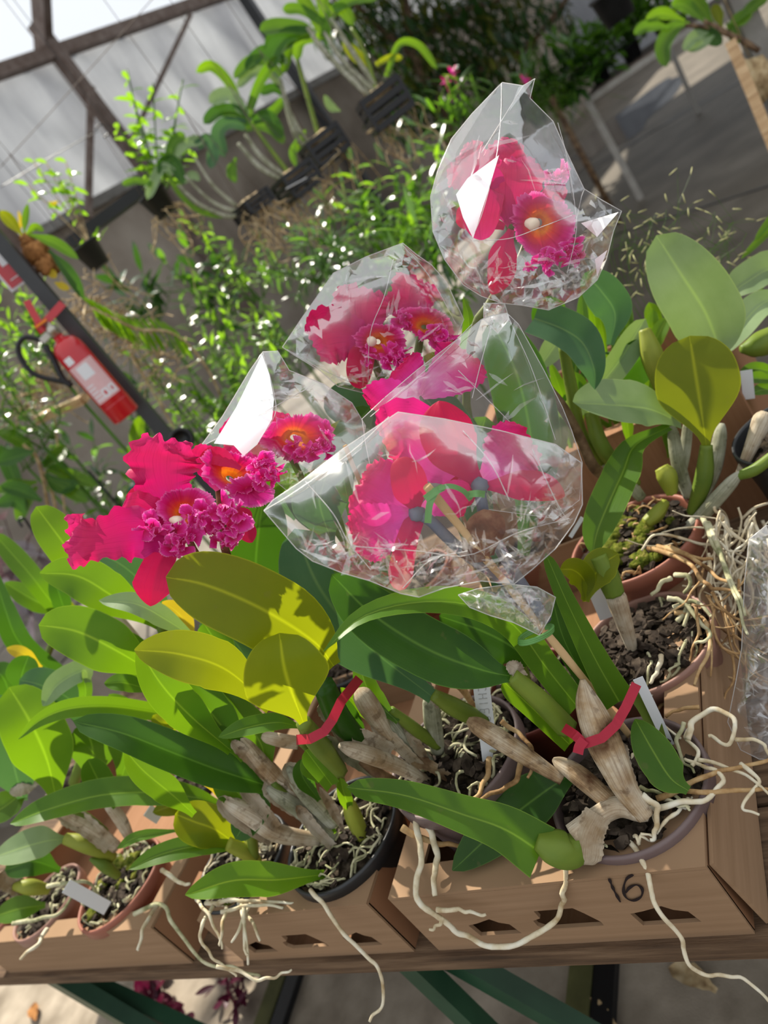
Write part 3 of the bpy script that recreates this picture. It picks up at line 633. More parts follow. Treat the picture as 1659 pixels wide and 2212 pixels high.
# ------------------------------------------------------------------ plant helpers
def planter(name, px, py, zr, R, H, key, label, cat='potted orchid', group=None, seed=0, moss=0, chips=90, z0=None, tg=10, tkey='rootg', spill=0.0):
    c = PZ(px, py, zr); z0 = zr-H if z0 is None else z0
    t = thing(name, (c.x, c.y, z0), label, cat, group)
    if key: pot(t, c, R, zr-z0, key, z0)
    mix(t, c, R*.91, zr-.018, seed, chips, moss)
    if tg: tangle(t, c, R*.86, zr-.012, tg, seed+50, tkey, spill=spill)
    t['_c'] = 0; del t['_c']
    return t, c
def flower_root(parent, spec, rpx, key='stalk', label=None):
    pts = pp(spec); C = spline(pts, 14); mb = MB(); mb.tube(C, [rpx*depth(c)/FPX for c in C], 9); mb.blob(C[0], rpx*1.5*depth(C[0])/FPX, 6, seed=2)
    o = mb.build('flower', key, parent)
    if label: o['label'] = label
    return o
def petal(fl, key, spec, w, name='petal', prof='petal', **k):
    k.setdefault('nu', 22); k.setdefault('nv', 34); k.setdefault('fold', .1)
    mb = MB(); blade(mb, pp(spec), w, prof, **k); return mb.build(name, key, fl)
def trumpet(fl, key, px, py, d, rx, ry, rot=0.0, tilt=(0,0), cup=1.0, ruf=.22, rf=9, seed=0, name='lip', open_=(0,2*PI), r0=.12, nr=18, nth=160, into=None):
    """frilled lip: a trumpet whose mouth faces the viewer, turned by tilt (right, down)"""
    rr = random.Random(seed); ph = [rr.uniform(0,6.28) for _ in range(10)]
    c = P(px, py, d); V = (CAM-c).normalized(); axis = (V + RT*tilt[0] + DN*tilt[1]).normalized()
    A = RT - axis*RT.dot(axis); A.normalize(); B = axis.cross(A); B = B if B.dot(DN) > 0 else -B
    ca, sa = math.cos(rot), math.sin(rot); A, B = A*ca+B*sa, B*ca-A*sa; rx *= d/FPX; ry *= d/FPX; rm = (rx+ry)/2
    v = []; uv = []; f = []
    for i in range(nr+1):
        r = r0+(1-r0)*i/nr
        for j in range(nth+1):
            th = open_[0]+(open_[1]-open_[0])*j/nth; tw = th+.45*math.sin(th*2+ph[7])+.3*math.sin(th*3+ph[8])
            q = math.sin(rf*tw+ph[0])+.7*math.sin(rf*1.7*tw+ph[1])+.35*math.sin(rf*3.3*tw+ph[2])
            low = math.sin(2*th+ph[3])+.6*math.sin(3*th+ph[4])
            rad = r*(1+r**3*(.10*low+.035*math.sin(rf*4.1*tw+ph[5])+.02*math.sin(rf*8.7*th+ph[6])))*(1-.16*max(0,r-.7)*3.3*(.5+.4*q)*ruf/.3)
            hgt = cup*rm*(-(1-r)**1.6) + rm*r**2.6*(ruf*.45*q+ruf*.5*low) + ruf*rm*.14*r**6*math.sin(rf*7.1*th+ph[9])
            v.append(c + A*(rx*rad*math.cos(th)) + B*(ry*rad*math.sin(th)) + axis*hgt); uv.append((j/nth, r))
    w_ = nth+1
    for i in range(nr):
        for j in range(nth): f.append((i*w_+j, i*w_+j+1, (i+1)*w_+j+1, (i+1)*w_+j))
    mb = into or MB(); mb.add(v, f, uv)
    return None if into else mb.build(name, key, fl)
def frills(fl, px, py, d, rx, ry, n, rot=0.0, seed=0, size=None, name='lip_frill', key='frill', face=(0,0)):
    """a crowd of small crisped lobes: the frilled front edge of a lip"""
    rr = random.Random(seed); mb = MB(); s0 = size or min(rx,ry)*.62; ca, sa = math.cos(rot), math.sin(rot)
    for k in range(n):
        a = 2.4*k+rr.uniform(-.3,.3); q = math.sqrt((k+.5)/n)*.85; x = rx*q*math.cos(a); y = ry*q*math.sin(a); o = rr.uniform(0,6.28)
        trumpet(None, key, px+x*ca-y*sa, py+x*sa+y*ca, d-.012*(1-q)+rr.uniform(-.004,.004), s0*rr.uniform(.8,1.25), s0*rr.uniform(.6,1.0), rr.uniform(0,3.1),
                (face[0]+.75*q*math.cos(a+rot)+rr.uniform(-.4,.4), face[1]+.75*q*math.sin(a+rot)+rr.uniform(-.4,.4)), .75, rr.uniform(.42,.62), rr.choice((3,4,5)), rr.randint(0,9999), open_=(o, o+rr.uniform(3.6,5.4)), r0=.05, nr=10, nth=90, into=mb)
    return mb.build(name, key, fl)
def column(fl, px, py, d, rpx, dx=10, dy=4):
    mb = MB(); a = P(px,py,d); b = P(px-dx,py-dy,d+.012); C = spline([a,(a+b)/2+DN*-.001,b], 9); r = rpx*d/FPX
    mb.tube(C, [r*k for k in (.45,.85,1,1,.95,.9,.8,.7,.6)], 10); mb.build('column', 'column', fl)

# ================================================================== potted orchids at the front
# --- front right pot
PL1, c1 = planter('potted_orchid', 1350, 1690, .885, .100, .130, 'pot_mauve', 'orchid in the mauve pot behind the number 16, brown stem with red ribbon', seed=1, tg=9, tkey='rootw', z0=TZ+.012)
leaf(PL1, 'm', '697,1409,.78 780,1330,.79 900,1297,.80 1020,1304,.82 1110,1350,.86 1180,1442,.90 1250,1530,.915', 66, 'blade', up=.55, up2=.15, fold=.35, label='long arching strap leaf with a pale sheen')
leaf(PL1, 'd', '716,1240,.86 800,1322,.86 920,1398,.87 1040,1445,.88 1115,1462,.89', 128, 'ell', up=.35, fold=.2)
stem(PL1, 'bulb', '1105,1458,.89 1165,1510,.90 1225,1572,.92', [17,22,24], 'pseudobulb', ridge=.06)
leaf(PL1, 'g', '1085,1470,.905 1150,1530,.915 1232,1610,.93', 48, 'strap', fold=.2)
leaf(PL1, 'm', '1178,1194,.86 1228,1308,.87 1288,1428,.89 1340,1520,.905', 74, 'base', up=.1, fold=.22, label='tall upright leaf tapering to its tip')
leaf(PL1, 'd', '1192,1290,.90 1222,1390,.91 1290,1510,.925', 52, 'strap', fold=.2)
leaf(PL1, 'm', '1372,1553,.872 1408,1618,.862 1448,1680,.85 1487,1708,.84', 84, 'lance', up=.15, fold=.35, label='small upright leaf at the right of the stem')
leaf(PL1, 'm', '748,1700,.90 870,1716,.89 1000,1758,.875 1090,1790,.868 1172,1842,.862', 116, 'base', up=.25, fold=.30, label='long leaf reaching out to the left over the pot rims')
leaf(PL1, 'd', '977,1880,.97 1080,1782,.955 1170,1712,.94 1250,1662,.93', 108, 'lance', up=.3, fold=.18, label='dark leaf lying beneath the long left leaf')
leaf(PL1, 'bulb', '1370,1484,.92 1400,1535,.925 1425,1600,.93', 40, 'strap', fold=.3, name='leaf')
stem(PL1, 'paperyb', '1258,1468,.872 1270,1520,.87 1298,1590,.866 1330,1660,.86 1352,1705,.857 1395,1764,.851', [6,28,38,33,27,20], 'pseudobulb', 'thick main stem in brown papery sheath', ridge=.04, nr=5, seg=40)
stem(PL1, 'papery', '1402,1768,.85 1340,1742,.866 1290,1765,.872 1240,1805,.875', [16,22,22,26], 'rhizome', ridge=.05)
leaf(PL1, 'papery', '1262,1868,.865 1270,1805,.862 1292,1758,.866', 74, 'strap', up=.1, fold=-.5, ruf=.25, name='sheath', label='torn silvery sheath')
stem(PL1, 'bulb', '1158,1818,.872 1195,1832,.87 1232,1838,.87 1262,1812,.874', [18,38,36,22], 'pseudobulb', 'swollen green bulb with ridges', ridge=.10, nr=9, seg=30)
stem(PL1, 'paperyb', '1195,1640,.92 1250,1675,.90 1320,1735,.875', [12,22,20], 'rhizome')
stem(PL1, 'paperyb', '1010,1555,.94 1060,1585,.935 1130,1630,.93 1215,1685,.91', [16,22,20,12], 'pseudobulb', 'leafless dry cane leaning left')
leaf(PL1, 'papery', '1332,1600,.868 1340,1640,.866 1362,1700,.862', 44, 'strap', fold=.4, ruf=.3, name='sheath')
root(PL1, 'rootw', '1300,1792,.90 1323,1790,.885 1364,1821,.86 1390,1868,.835 1405,1915,.815 1421,1961,.80 1463,2013,.80 1482,2060,.80 1504,2101,.80 1550,2110,.80 1597,2111,.80 1640,2140,.80 1680,2190,.80', 6.5, label='long white aerial root hanging over the tray')
root(PL1, 'rootw', '1390,1720,.85 1420,1745,.845 1415,1790,.84 1405,1815,.84', 8)
for i_, s_ in enumerate(('1300,1790,.9 1290,1815,.9 1310,1830,.9','1430,1700,.9 1460,1720,.9 1490,1750,.9','1380,1700,.9 1420,1712,.9 1470,1742,.9 1490,1745,.9','1480,1560,.9 1460,1600,.9 1475,1640,.9 1500,1670,.9')): root(PL1, 'rootg', s_, 5, seed=i_+300, zmin=.888)
for i, s in enumerate(('1420,1725,.94 1480,1700,.94 1540,1672,.93 1600,1660,.92 1665,1640,.92', '1400,1745,.935 1470,1735,.93 1530,1722,.93 1560,1680,.92 1520,1655,.92 1480,1640,.93',
    '1485,1600,.95 1500,1560,.95 1545,1530,.95 1590,1560,.94 1570,1605,.94 1530,1590,.94','1440,1690,.94 1500,1712,.93 1600,1706,.92 1665,1705,.92','1510,1640,.95 1560,1650,.94 1620,1680,.93 1665,1720,.93','1495,1655,.95 1505,1620,.95 1480,1590,.95 1500,1560,.95',
    '1510,1525,.97 1470,1530,.97 1440,1545,.96','1600,1650,.93 1640,1690,.93 1600,1740,.93 1640,1760,.93','1590,1600,.94 1640,1600,.93 1670,1640,.93')):
    root(PL1, 'rootw' if i % 3 else 'rootb', s, 7 if i < 4 else 5, seed=i+3, zmin=.893)

# --- middle right pot, behind the first
PL2, c2 = planter('potted_orchid', 1388, 1385, .882, .102, .125, 'pot_rose', 'nearly bare orchid in the faded rose pot, one cane and a folded yellow green leaf', seed=2, tg=5, chips=150)
stem(PL2, 'bulb', '1292,1200,1.04 1310,1240,1.045 1328,1285,1.05', [18,24,20], 'pseudobulb', ridge=.07)
stem(PL2, 'papery', '1326,1275,1.05 1345,1335,1.07 1368,1408,1.10', [23,19,11], 'pseudobulb', 'dry papery lower cane')
leaf(PL2, 'y', '1336,1196,1.03 1305,1215,1.03 1282,1245,1.035 1263,1298,1.05', 74, 'lance', up=.15, fold=.25, notch=.4)
leaf(PL2, 'y', '1210,1229,1.02 1240,1232,1.028 1262,1256,1.04 1266,1300,1.05', 58, 'lance', up=.15, fold=.25)
for i, s in enumerate(('1440,1290,1.08 1470,1300,1.07 1520,1350,1.06 1530,1380,1.06 1500,1390,1.06','1460,1320,1.08 1510,1330,1.06 1530,1370,1.06 1520,1430,1.06 1500,1480,1.06','1465,1340,1.08 1490,1310,1.07 1480,1350,1.07','1475,1395,1.07 1470,1420,1.04 1490,1430,1.03 1480,1500,1.03','1465,1420,1.06 1450,1490,1.02 1400,1498,1.02','1455,1315,1.08 1500,1300,1.07 1535,1330,1.06','1430,1420,1.08 1420,1450,1.05 1405,1475,1.03','1520,1400,1.05 1500,1460,1.04 1440,1520,1.03 1410,1530,1.03')):
    root(PL2, 'rootb' if i in (1,7) else ('rootg' if i in (0,2,5) else 'rootw'), s, 6, seed=i+30, zmin=.89 if i not in (3,4,7) else None)

# --- back right terracotta pot with the pale leaves
PL3, c3 = planter('potted_orchid', 1365, 1162, .925, .110, .150, 'pot_terra', 'big grey green leaved orchid in the mossy terracotta pot at the right', seed=3, moss=26, tg=22, tkey='rootb', chips=120)
leaf(PL3, 'p', '1418,508,1.20 1470,590,1.19 1520,668,1.20 1548,738,1.215 1552,770,1.22', 150, 'ell', up=.12, fold=.22, notch=.35, label='largest upright pale grey green leaf')
leaf(PL3, 'y', '1490,725,1.13 1500,790,1.12 1514,880,1.125 1526,965,1.14', 172, 'round', up=-.12, fold=.10, notch=.5, label='round glowing yellow green leaf facing the viewer')
leaf(PL3, 'p', '1238,868,1.10 1313,864,1.115 1396,874,1.14 1474,914,1.17', 92, 'lance', up=.5, fold=.25, label='pale leaf lying level, pointed to the left')
leaf(PL3, 'm', '1280,1198,1.09 1288,1150,1.09 1310,1092,1.10 1345,1015,1.13 1372,960,1.15 1447,920,1.17', 78, 'lance', up=.2, fold=.35, label='leaf twisting down in front of the pot rim')
leaf(PL3, 'b', '1285,842,1.10 1280,790,1.085 1255,735,1.09 1210,704,1.10 1150,682,1.12', 84, 'blade', up=.35, fold=.4, label='grey green leaf arching over to a downward tip')
leaf(PL3, 'b', '1262,590,1.17 1300,630,1.17 1328,678,1.18 1318,745,1.20', 82, 'ell', up=.1, fold=.3)
leaf(PL3, 'p', '1395,688,1.22 1340,780,1.215 1280,850,1.22 1205,908,1.23', 58, 'strap', up=-.2, fold=.3)
leaf(PL3, 'd', '1420,745,1.235 1370,790,1.235 1325,840,1.24', 90, 'lance', up=-.3, fold=.15)
leaf(PL3, 'd', '1160,650,1.16 1200,690,1.17 1240,690,1.18', 80, 'ell', up=-.2, fold=.2)
leaf(PL3, 'p', '1165,795,1.24 1200,745,1.24 1222,710,1.24', 50, 'lance', fold=.2)
stem(PL3, 'bulby', '1392,712,1.20 1408,770,1.20 1428,838,1.21', [12,23,15], 'pseudobulb', ridge=.12, nr=9)
stem(PL3, 'bulb', '1526,962,1.14 1520,1035,1.16 1496,1108,1.20', [12,18,12], 'pseudobulb', ridge=.1)
stem(PL3, 'bulb', '1215,745,1.15 1232,830,1.17 1252,930,1.19 1300,1000,1.22', [10,13,13,10], 'pseudobulb', ridge=.08)
stem(PL3, 'browncane', '1182,838,1.12 1215,880,1.13 1250,940,1.15 1288,1015,1.18 1350,1048,1.22', [11,12,11,12,9], 'pseudobulb', 'brown spotted bare cane')
stem(PL3, 'bulb', '1276,890,1.17 1295,955,1.18 1330,1005,1.20 1376,1045,1.23', [14,16,15,9], 'pseudobulb', ridge=.08)
stem(PL3, 'greycane', '1300,995,1.22 1340,1020,1.22 1385,1075,1.24', [12,15,12], 'rhizome')
stem(PL3, 'greycane', '1452,920,1.20 1465,1000,1.21 1488,1072,1.23', [12,15,12], 'pseudobulb')
stem(PL3, 'greycane', '1560,915,1.22 1542,1010,1.22 1510,1090,1.23', [13,17,11], 'pseudobulb')
stem(PL3, 'greycane', '1488,900,1.22 1478,985,1.23 1462,1060,1.24', [10,12,9], 'pseudobulb')
stem(PL3, 'greycane', '1600,1020,1.12 1555,1070,1.15 1500,1130,1.19 1440,1170,1.22', [12,16,14,9], 'pseudobulb', 'grey cane reaching out to the right')
stem(PL3, 'bulb', '1670,985,1.10 1630,1015,1.11 1595,1028,1.125', [12,13,10], 'pseudobulb')
stem(PL3, 'bulby', '1395,1130,1.20 1418,1110,1.20 1438,1085,1.21', [12,15,9], 'pseudobulb', ridge=.12)
stem(PL3, 'bulby', '1428,1010,1.20 1440,1030,1.20 1452,1065,1.21', [14,20,12], 'pseudobulb', ridge=.12)
stem(PL3, 'papery', '1655,890,1.15 1625,960,1.16 1595,1030,1.18', [24,15,8], 'sheath')
for i, s in enumerate(('1420,1180,1.20 1460,1190,1.16 1510,1205,1.14 1540,1208,1.13','1440,1185,1.19 1490,1200,1.14 1540,1240,1.12 1580,1260,1.11','1400,1185,1.2 1470,1205,1.14 1520,1255,1.11 1545,1270,1.10 1600,1278,1.09','1520,1120,1.2 1545,1180,1.16 1580,1250,1.13 1610,1330,1.1','1530,1130,1.2 1560,1210,1.15 1590,1290,1.12 1615,1370,1.1','1450,1250,1.12 1430,1260,1.11 1410,1285,1.11','1460,1240,1.12 1490,1250,1.10 1480,1280,1.10')):
    root(PL3, 'rootb' if i in (0,1,2) else 'rootg', s, 6, seed=i+60, zmin=.93 if i < 5 else None)
# wild roots right of the terracotta pot
mb = MB(); rr = random.Random(77)
for i in range(60):
    x, y = rr.uniform(1520,1660), rr.uniform(1100,1240); d = rr.uniform(1.08,1.2); pts = [P(x,y,d)]; a = rr.uniform(.6,2.2) if rr.random() < .7 else rr.uniform(0,6.28)
    for k in range(rr.randint(4,7)):
        a += rr.uniform(-.7,.7); x += math.cos(a)*rr.uniform(14,46); y += math.sin(a)*rr.uniform(14,46); d -= rr.uniform(-.008,.012); pts.append(P(x,y,d))
    C = spline(pts, 22); r = rr.uniform(2.2,4.6)*d/FPX; mb.tube(C, [r*(1-.4*j/22)*rr.uniform(.85,1.15) for j in range(22)], 6)
o = mb.build('root_tangle', 'rootw', PL3); o['kind'] = 'stuff'
mb = MB()
for i in range(26):
    x, y = rr.uniform(1500,1620), rr.uniform(1220,1420); d = rr.uniform(1.03,1.1); pts = [P(x,y,d)]; a = rr.uniform(0.9,1.9)
    for k in range(5): a += rr.uniform(-.6,.6); x += math.cos(a)*30; y += math.sin(a)*30; d -= .006; pts.append(P(x,y,d))
    C = spline(pts, 20); r = rr.uniform(2,4)*d/FPX; mb.tube(C, [r*(1-.4*j/20) for j in range(20)], 6)
o = mb.build('root_tangle', 'rootb', PL3); o['kind'] = 'stuff'

# --- central mauve pot
PL4, c4 = planter('potted_orchid', 976, 1626, .950, .103, .188, 'pot_mauve', 'crowded orchid in the central mauve pot with the two unwrapped magenta flowers', seed=4, tg=44, tkey='rootg', chips=110)
leaf(PL4, 'y', '358,1246,.80 450,1266,.79 570,1318,.80 680,1388,.83 722,1440,.87', 168, 'ell', up=-.10, fold=.12, notch=.3, label='big olive yellow leaf below the unwrapped flowers')
leaf(PL4, 'y', '604,1367,.775 614,1440,.775 632,1500,.79 656,1563,.82', 188, 'round', up=-.05, fold=.14, notch=.3, label='round olive leaf in front, facing the viewer')
leaf(PL4, 'y', '290,1404,.90 390,1414,.89 490,1448,.90 585,1530,.93', 112, 'lance', up=-.1, fold=.15)
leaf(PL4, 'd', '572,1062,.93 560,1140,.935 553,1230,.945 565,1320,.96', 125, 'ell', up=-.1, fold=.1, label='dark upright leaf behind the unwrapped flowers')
leaf(PL4, 'b', '636,1142,.90 690,1270,.90 790,1390,.915 935,1506,.95', 156, 'ell', up=.25, fold=.15, label='broad blue green leaf under the bagged flowers')
leaf(PL4, 'd', '948,1330,.89 1040,1362,.895 1110,1400,.90 1138,1440,.92', 110, 'ell', up=.1, fold=.15)
leaf(PL4, 'm', '720,1232,.885 800,1240,.885 900,1290,.90', 70, 'lance', up=.3, fold=.2)
leaf(PL4, 'm', '770,1420,.99 800,1500,.985 860,1560,.99', 50, 'lance', up=.2, fold=.3)
leaf(PL4, 'g', '735,1485,.97 770,1520,.975 810,1570,.99', 26, 'lance', fold=.3)
stem(PL4, 'bulb', '935,1500,.95 985,1530,.975 1045,1560,1.0', [12,20,17], 'pseudobulb', ridge=.07)
stem(PL4, 'bulb', '655,1560,.82 690,1610,.90 735,1665,.98', [16,22,16], 'pseudobulb', 'green stem bound by the red ribbon', ridge=.07)
stem(PL4, 'd', '700,1480,.90 740,1560,.94 800,1620,.99', [24,26,16], 'pseudobulb', ridge=.06)
stem(PL4, 'papery', '735,1610,.93 800,1632,.96 860,1655,1.0 925,1690,1.05', [16,19,17,12], 'pseudobulb')
stem(PL4, 'greycane', '790,1500,.99 840,1570,1.01 900,1640,1.05', [16,20,14], 'pseudobulb')
stem(PL4, 'greycane', '825,1530,1.0 870,1590,1.02 930,1650,1.06', [11,15,12], 'pseudobulb')
stem(PL4, 'papery', '775,1490,.97 800,1530,.98 840,1590,1.01', [20,24,15], 'pseudobulb')
stem(PL4, 'browncane', '745,1615,1.0 800,1660,1.02 850,1690,1.05', [10,13,12], 'rhizome')
stem(PL4, 'greycane', '930,1500,1.0 935,1560,1.03 945,1620,1.06', [18,20,16], 'pseudobulb')
stem(PL4, 'bulb', '845,1532,.99 890,1570,1.01 945,1610,1.05', [8,14,12], 'pseudobulb')
stem(PL4, 'rootb', '960,1455,1.02 1000,1490,1.03 1025,1530,1.05', [9,8,6], 'old_stalk')
leaf(PL4, 'papery', '760,1590,.94 800,1600,.96 850,1625,.99', 40, 'strap', fold=.4, ruf=.3, name='sheath')
leaf(PL4, 'papery', '905,1460,.955 925,1490,.955 945,1530,.96', 26, 'lance', fold=.4, ruf=.5, name='sheath', label='small torn brown sheath')
leaf(PL4, 'papery', '1095,1432,.885 1115,1445,.885 1140,1458,.89', 34, 'round', fold=.4, ruf=.5, name='sheath')
root(PL4, 'rootw', '880,1735,1.02 893,1754,1.01 905,1810,.995 909,1847,.985 898,1909,.975 905,1945,.968 935,1971,.965 975,2005,.96 1007,2023,.96 1064,2049,.94 1131,2033,.92 1193,1997,.90 1215,1950,.89 1219,1930,.88 1222,1873,.88', 7, label='thick root looping down over the tray front', taper=.8)
root(PL4, 'rootw', '905,1750,1.01 930,1800,.995 945,1850,.98 935,1890,.968 940,1935,.962', 8, taper=.7)
root(PL4, 'rootw', '945,1968,.962 985,1965,.955 1010,1968,.95 1050,1975,.945', 6)
root(PL4, 'rootw', '960,1985,.96 945,2000,.958 930,2008,.958', 5)
root(PL4, 'rootb', '870,1790,1.01 920,1815,1.0 960,1822,1.0 1010,1825,1.0', 8)
root(PL4, 'rootb', '1060,1640,1.03 1050,1680,1.0 1030,1720,.99 1005,1740,.99', 7, zmin=.955)
root(PL4, 'rootb', '1130,1640,1.02 1110,1690,1.0 1070,1710,1.0 1010,1735,1.0', 7, zmin=.955)
root(PL4, 'rootb', '1140,1850,.99 1120,1870,.98 1090,1885,.97', 7)
root(PL4, 'rootb', '1085,1560,1.0 1120,1585,1.0 1150,1620,1.0 1140,1680,1.0', 6, zmin=.955)

for i,(k_,sp,w_,pr,u_) in enumerate((('papery','690,1520,.93 720,1560,.95 760,1620,.99',34,'strap',.2),('papery','800,1560,.98 850,1600,1.0 910,1660,1.03',30,'strap',.2),('paperyb','880,1640,1.02 930,1655,1.03 985,1690,1.03',26,'strap',.2),('papery','870,1560,1.0 900,1610,1.02 930,1650,1.04',24,'lance',.1),('greycane','700,1590,.96 760,1640,.99 830,1680,1.03',30,'strap',.2))):
    leaf(PL4, k_, sp, w_, pr, up=u_, fold=.6, ruf=.35, rf=3, seed=i, name='sheath')
leaf(PL4, 'd', '735,1500,.94 765,1560,.96 790,1620,1.0', 34, 'lance', up=.1, fold=.3)
leaf(PL4, 'm', '660,1620,.92 690,1660,.95 720,1700,1.0', 44, 'strap', up=.0, fold=.3)
# --- red pot between
PL6, c6 = planter('potted_orchid', 1145, 1492, .865, .090, .12, 'pot_red', 'orchid in the dark red pot half hidden between the two mauve pots', seed=6, tg=10)
stem(PL6, 'bulb', '1090,1300,1.10 1105,1380,1.12 1135,1480,1.15', [14,18,14], 'pseudobulb', ridge=.07)
leaf(PL6, 'b', '895,835,.96 950,900,.97 1010,1020,1.0 1080,1290,1.09', 110, 'ell', up=.1, fold=.15, label='grey green leaf seen through the bags')
leaf(PL6, 'b', '700,1040,.94 690,1090,.95 720,1180,.98', 120, 'round', up=.2, fold=.1)
leaf(PL6, 'd', '1060,690,1.08 1120,820,1.08 1150,1000,1.10 1130,1200,1.12', 130, 'ell', up=.1, fold=.12)
leaf(PL6, 'm', '860,1000,.99 830,1080,.99 850,1200,1.02', 90, 'ell', up=.2, fold=.12)

# --- black pots in the middle tray
PL7, c7 = planter('potted_orchid', 735, 1797, .885, .102, .13, 'pot_black', 'leafy orchid in the right hand black pot, with many dry canes', seed=7, tg=40, chips=80, z0=TZ+.01)
leaf(PL7, 'd', '157,1557,1.06 260,1580,1.05 370,1622,1.06 470,1660,1.08 560,1690,1.10 625,1712,1.13', 84, 'ell', up=.45, fold=.25, label='long dark leaf lying across to the left')
leaf(PL7, 'g', '400,1933,1.08 500,1900,1.08 600,1898,1.09 705,1888,1.12', 72, 'lance', up=.35, fold=.3, label='leaf hanging over the tray edge in front')
leaf(PL7, 'd', '508,1812,1.14 530,1775,1.13 560,1735,1.13 575,1705,1.14', 66, 'ell', up=.2, fold=.2)
leaf(PL7, 'g', '298,1398,1.00 350,1480,1.00 415,1550,1.02 500,1622,1.06', 88, 'lance', up=-.1, fold=.2)
leaf(PL7, 'm', '340,1430,1.03 420,1500,1.03 480,1570,1.05 530,1640,1.08', 92, 'lance', up=-.05, fold=.2)
leaf(PL7, 'm', '430,1480,1.06 500,1540,1.06 560,1600,1.08 580,1680,1.11', 84, 'ell', up=0, fold=.15)
leaf(PL7, 'm', '472,1592,1.00 530,1570,1.0 600,1558,1.01 650,1570,1.04', 40, 'lance', up=.45, fold=.3, label='small pale leaf pointing left')
leaf(PL7, 'g', '270,1620,1.12 310,1665,1.12 370,1715,1.13 420,1760,1.15', 62, 'lance', fold=.2)
leaf(PL7, 'o', '400,1640,1.11 440,1665,1.11 470,1715,1.13', 48, 'lance', up=.1, fold=.2, label='yellowing leaf')
leaf(PL7, 'm', '460,1680,1.12 500,1700,1.12 540,1740,1.14', 70, 'lance', fold=.2)
leaf(PL7, 'm', '715,1590,.97 690,1625,.98 665,1660,1.0 690,1690,1.03', 38, 'lance', fold=.3)
leaf(PL7, 'g', '735,1680,1.06 745,1720,1.08 760,1760,1.11', 30, 'lance', fold=.3)
stem(PL7, 'paperyb', '515,1590,1.07 555,1640,1.09 600,1690,1.12 640,1740,1.15', [15,20,22,17], 'pseudobulb', 'tan dry cane', ridge=.04)
stem(PL7, 'papery', '475,1725,1.12 540,1760,1.13 600,1800,1.15 690,1815,1.17', [12,22,20,13], 'pseudobulb', ridge=.04)
stem(PL7, 'greycane', '620,1655,1.07 660,1710,1.10 720,1775,1.14', [14,20,18], 'pseudobulb')
stem(PL7, 'greycane', '575,1700,1.10 640,1745,1.12 720,1810,1.16', [14,17,15], 'pseudobulb')
stem(PL7, 'bulb', '590,1690,1.10 650,1755,1.13 735,1825,1.17', [7,14,15], 'pseudobulb')
stem(PL7, 'bulb', '650,1600,1.0 700,1640,1.05 735,1690,1.09', [10,16,12], 'pseudobulb', ridge=.06)
stem(PL7, 'bulby', '748,1720,1.10 765,1765,1.12 788,1818,1.15', [10,18,13], 'pseudobulb', ridge=.1)
stem(PL7, 'papery', '565,1590,1.07 610,1600,1.07 645,1605,1.07', [12,15,14], 'pseudobulb')
leaf(PL7, 'papery', '570,1690,1.09 620,1730,1.11 690,1775,1.14', 46, 'strap', up=.2, fold=.5, ruf=.25, name='sheath')
leaf(PL7, 'papery', '615,1650,1.06 650,1690,1.08 700,1760,1.12', 40, 'strap', up=.2, fold=.5, ruf=.25, name='sheath')
leaf(PL7, 'papery', '472,1722,1.11 520,1770,1.12 590,1815,1.14', 40, 'strap', up=.2, fold=.5, ruf=.2, name='sheath')
for i,(k_,sp,w_,pr,u_) in enumerate((('papery','640,1740,1.10 680,1790,1.12 720,1830,1.14',26,'strap',.2),('papery','520,1700,1.09 560,1740,1.11 600,1790,1.13',30,'strap',.2),('paperyb','500,1600,1.05 540,1640,1.07 590,1690,1.10',26,'strap',.1),('papery','690,1700,1.07 720,1750,1.10 745,1800,1.13',22,'lance',.1))):
    leaf(PL7, k_, sp, w_, pr, up=u_, fold=.6, ruf=.35, rf=3, seed=i+9, name='sheath')
leaf(PL7, 'g', '640,1690,1.08 690,1740,1.11 725,1800,1.14', 26, 'lance', up=.1, fold=.4)
leaf(PL7, 'd', '650,1640,1.03 655,1680,1.05 690,1730,1.09', 40, 'lance', up=.0, fold=.3)
mb = MB(); q = P(777,1825,1.16)
for k in range(5):
    a = 1.26*k; e = .010; c = q+Vector((math.cos(a)*e, math.sin(a)*e, .004)); mb.lathe(c, [(0,0),(.004,.0004),(.0085,.0012),(.009,.0018),(.006,.0026),(0,.003)], 14, Vector((math.cos(a)*.3, math.sin(a)*.3-.3, 1)))
    mb.tube([q+Vector((0,0,-.008)), c], .0012, 6)
o = mb.build('seedling', 'g', PL7); o['label'] = 'tiny round leaved seedling'
root(PL7, 'rootw', '672,1925,1.09 695,1951,1.065 741,2013,1.05 793,2065,1.04 822,2105,1.03 829,2145,1.03 820,2180,1.03 798,2207,1.03', 5, label='thin pale root hanging below the table edge', taper=.6)
root(PL7, 'rootw', '825,1875,1.12 815,1890,1.10 790,1905,1.09', 7)

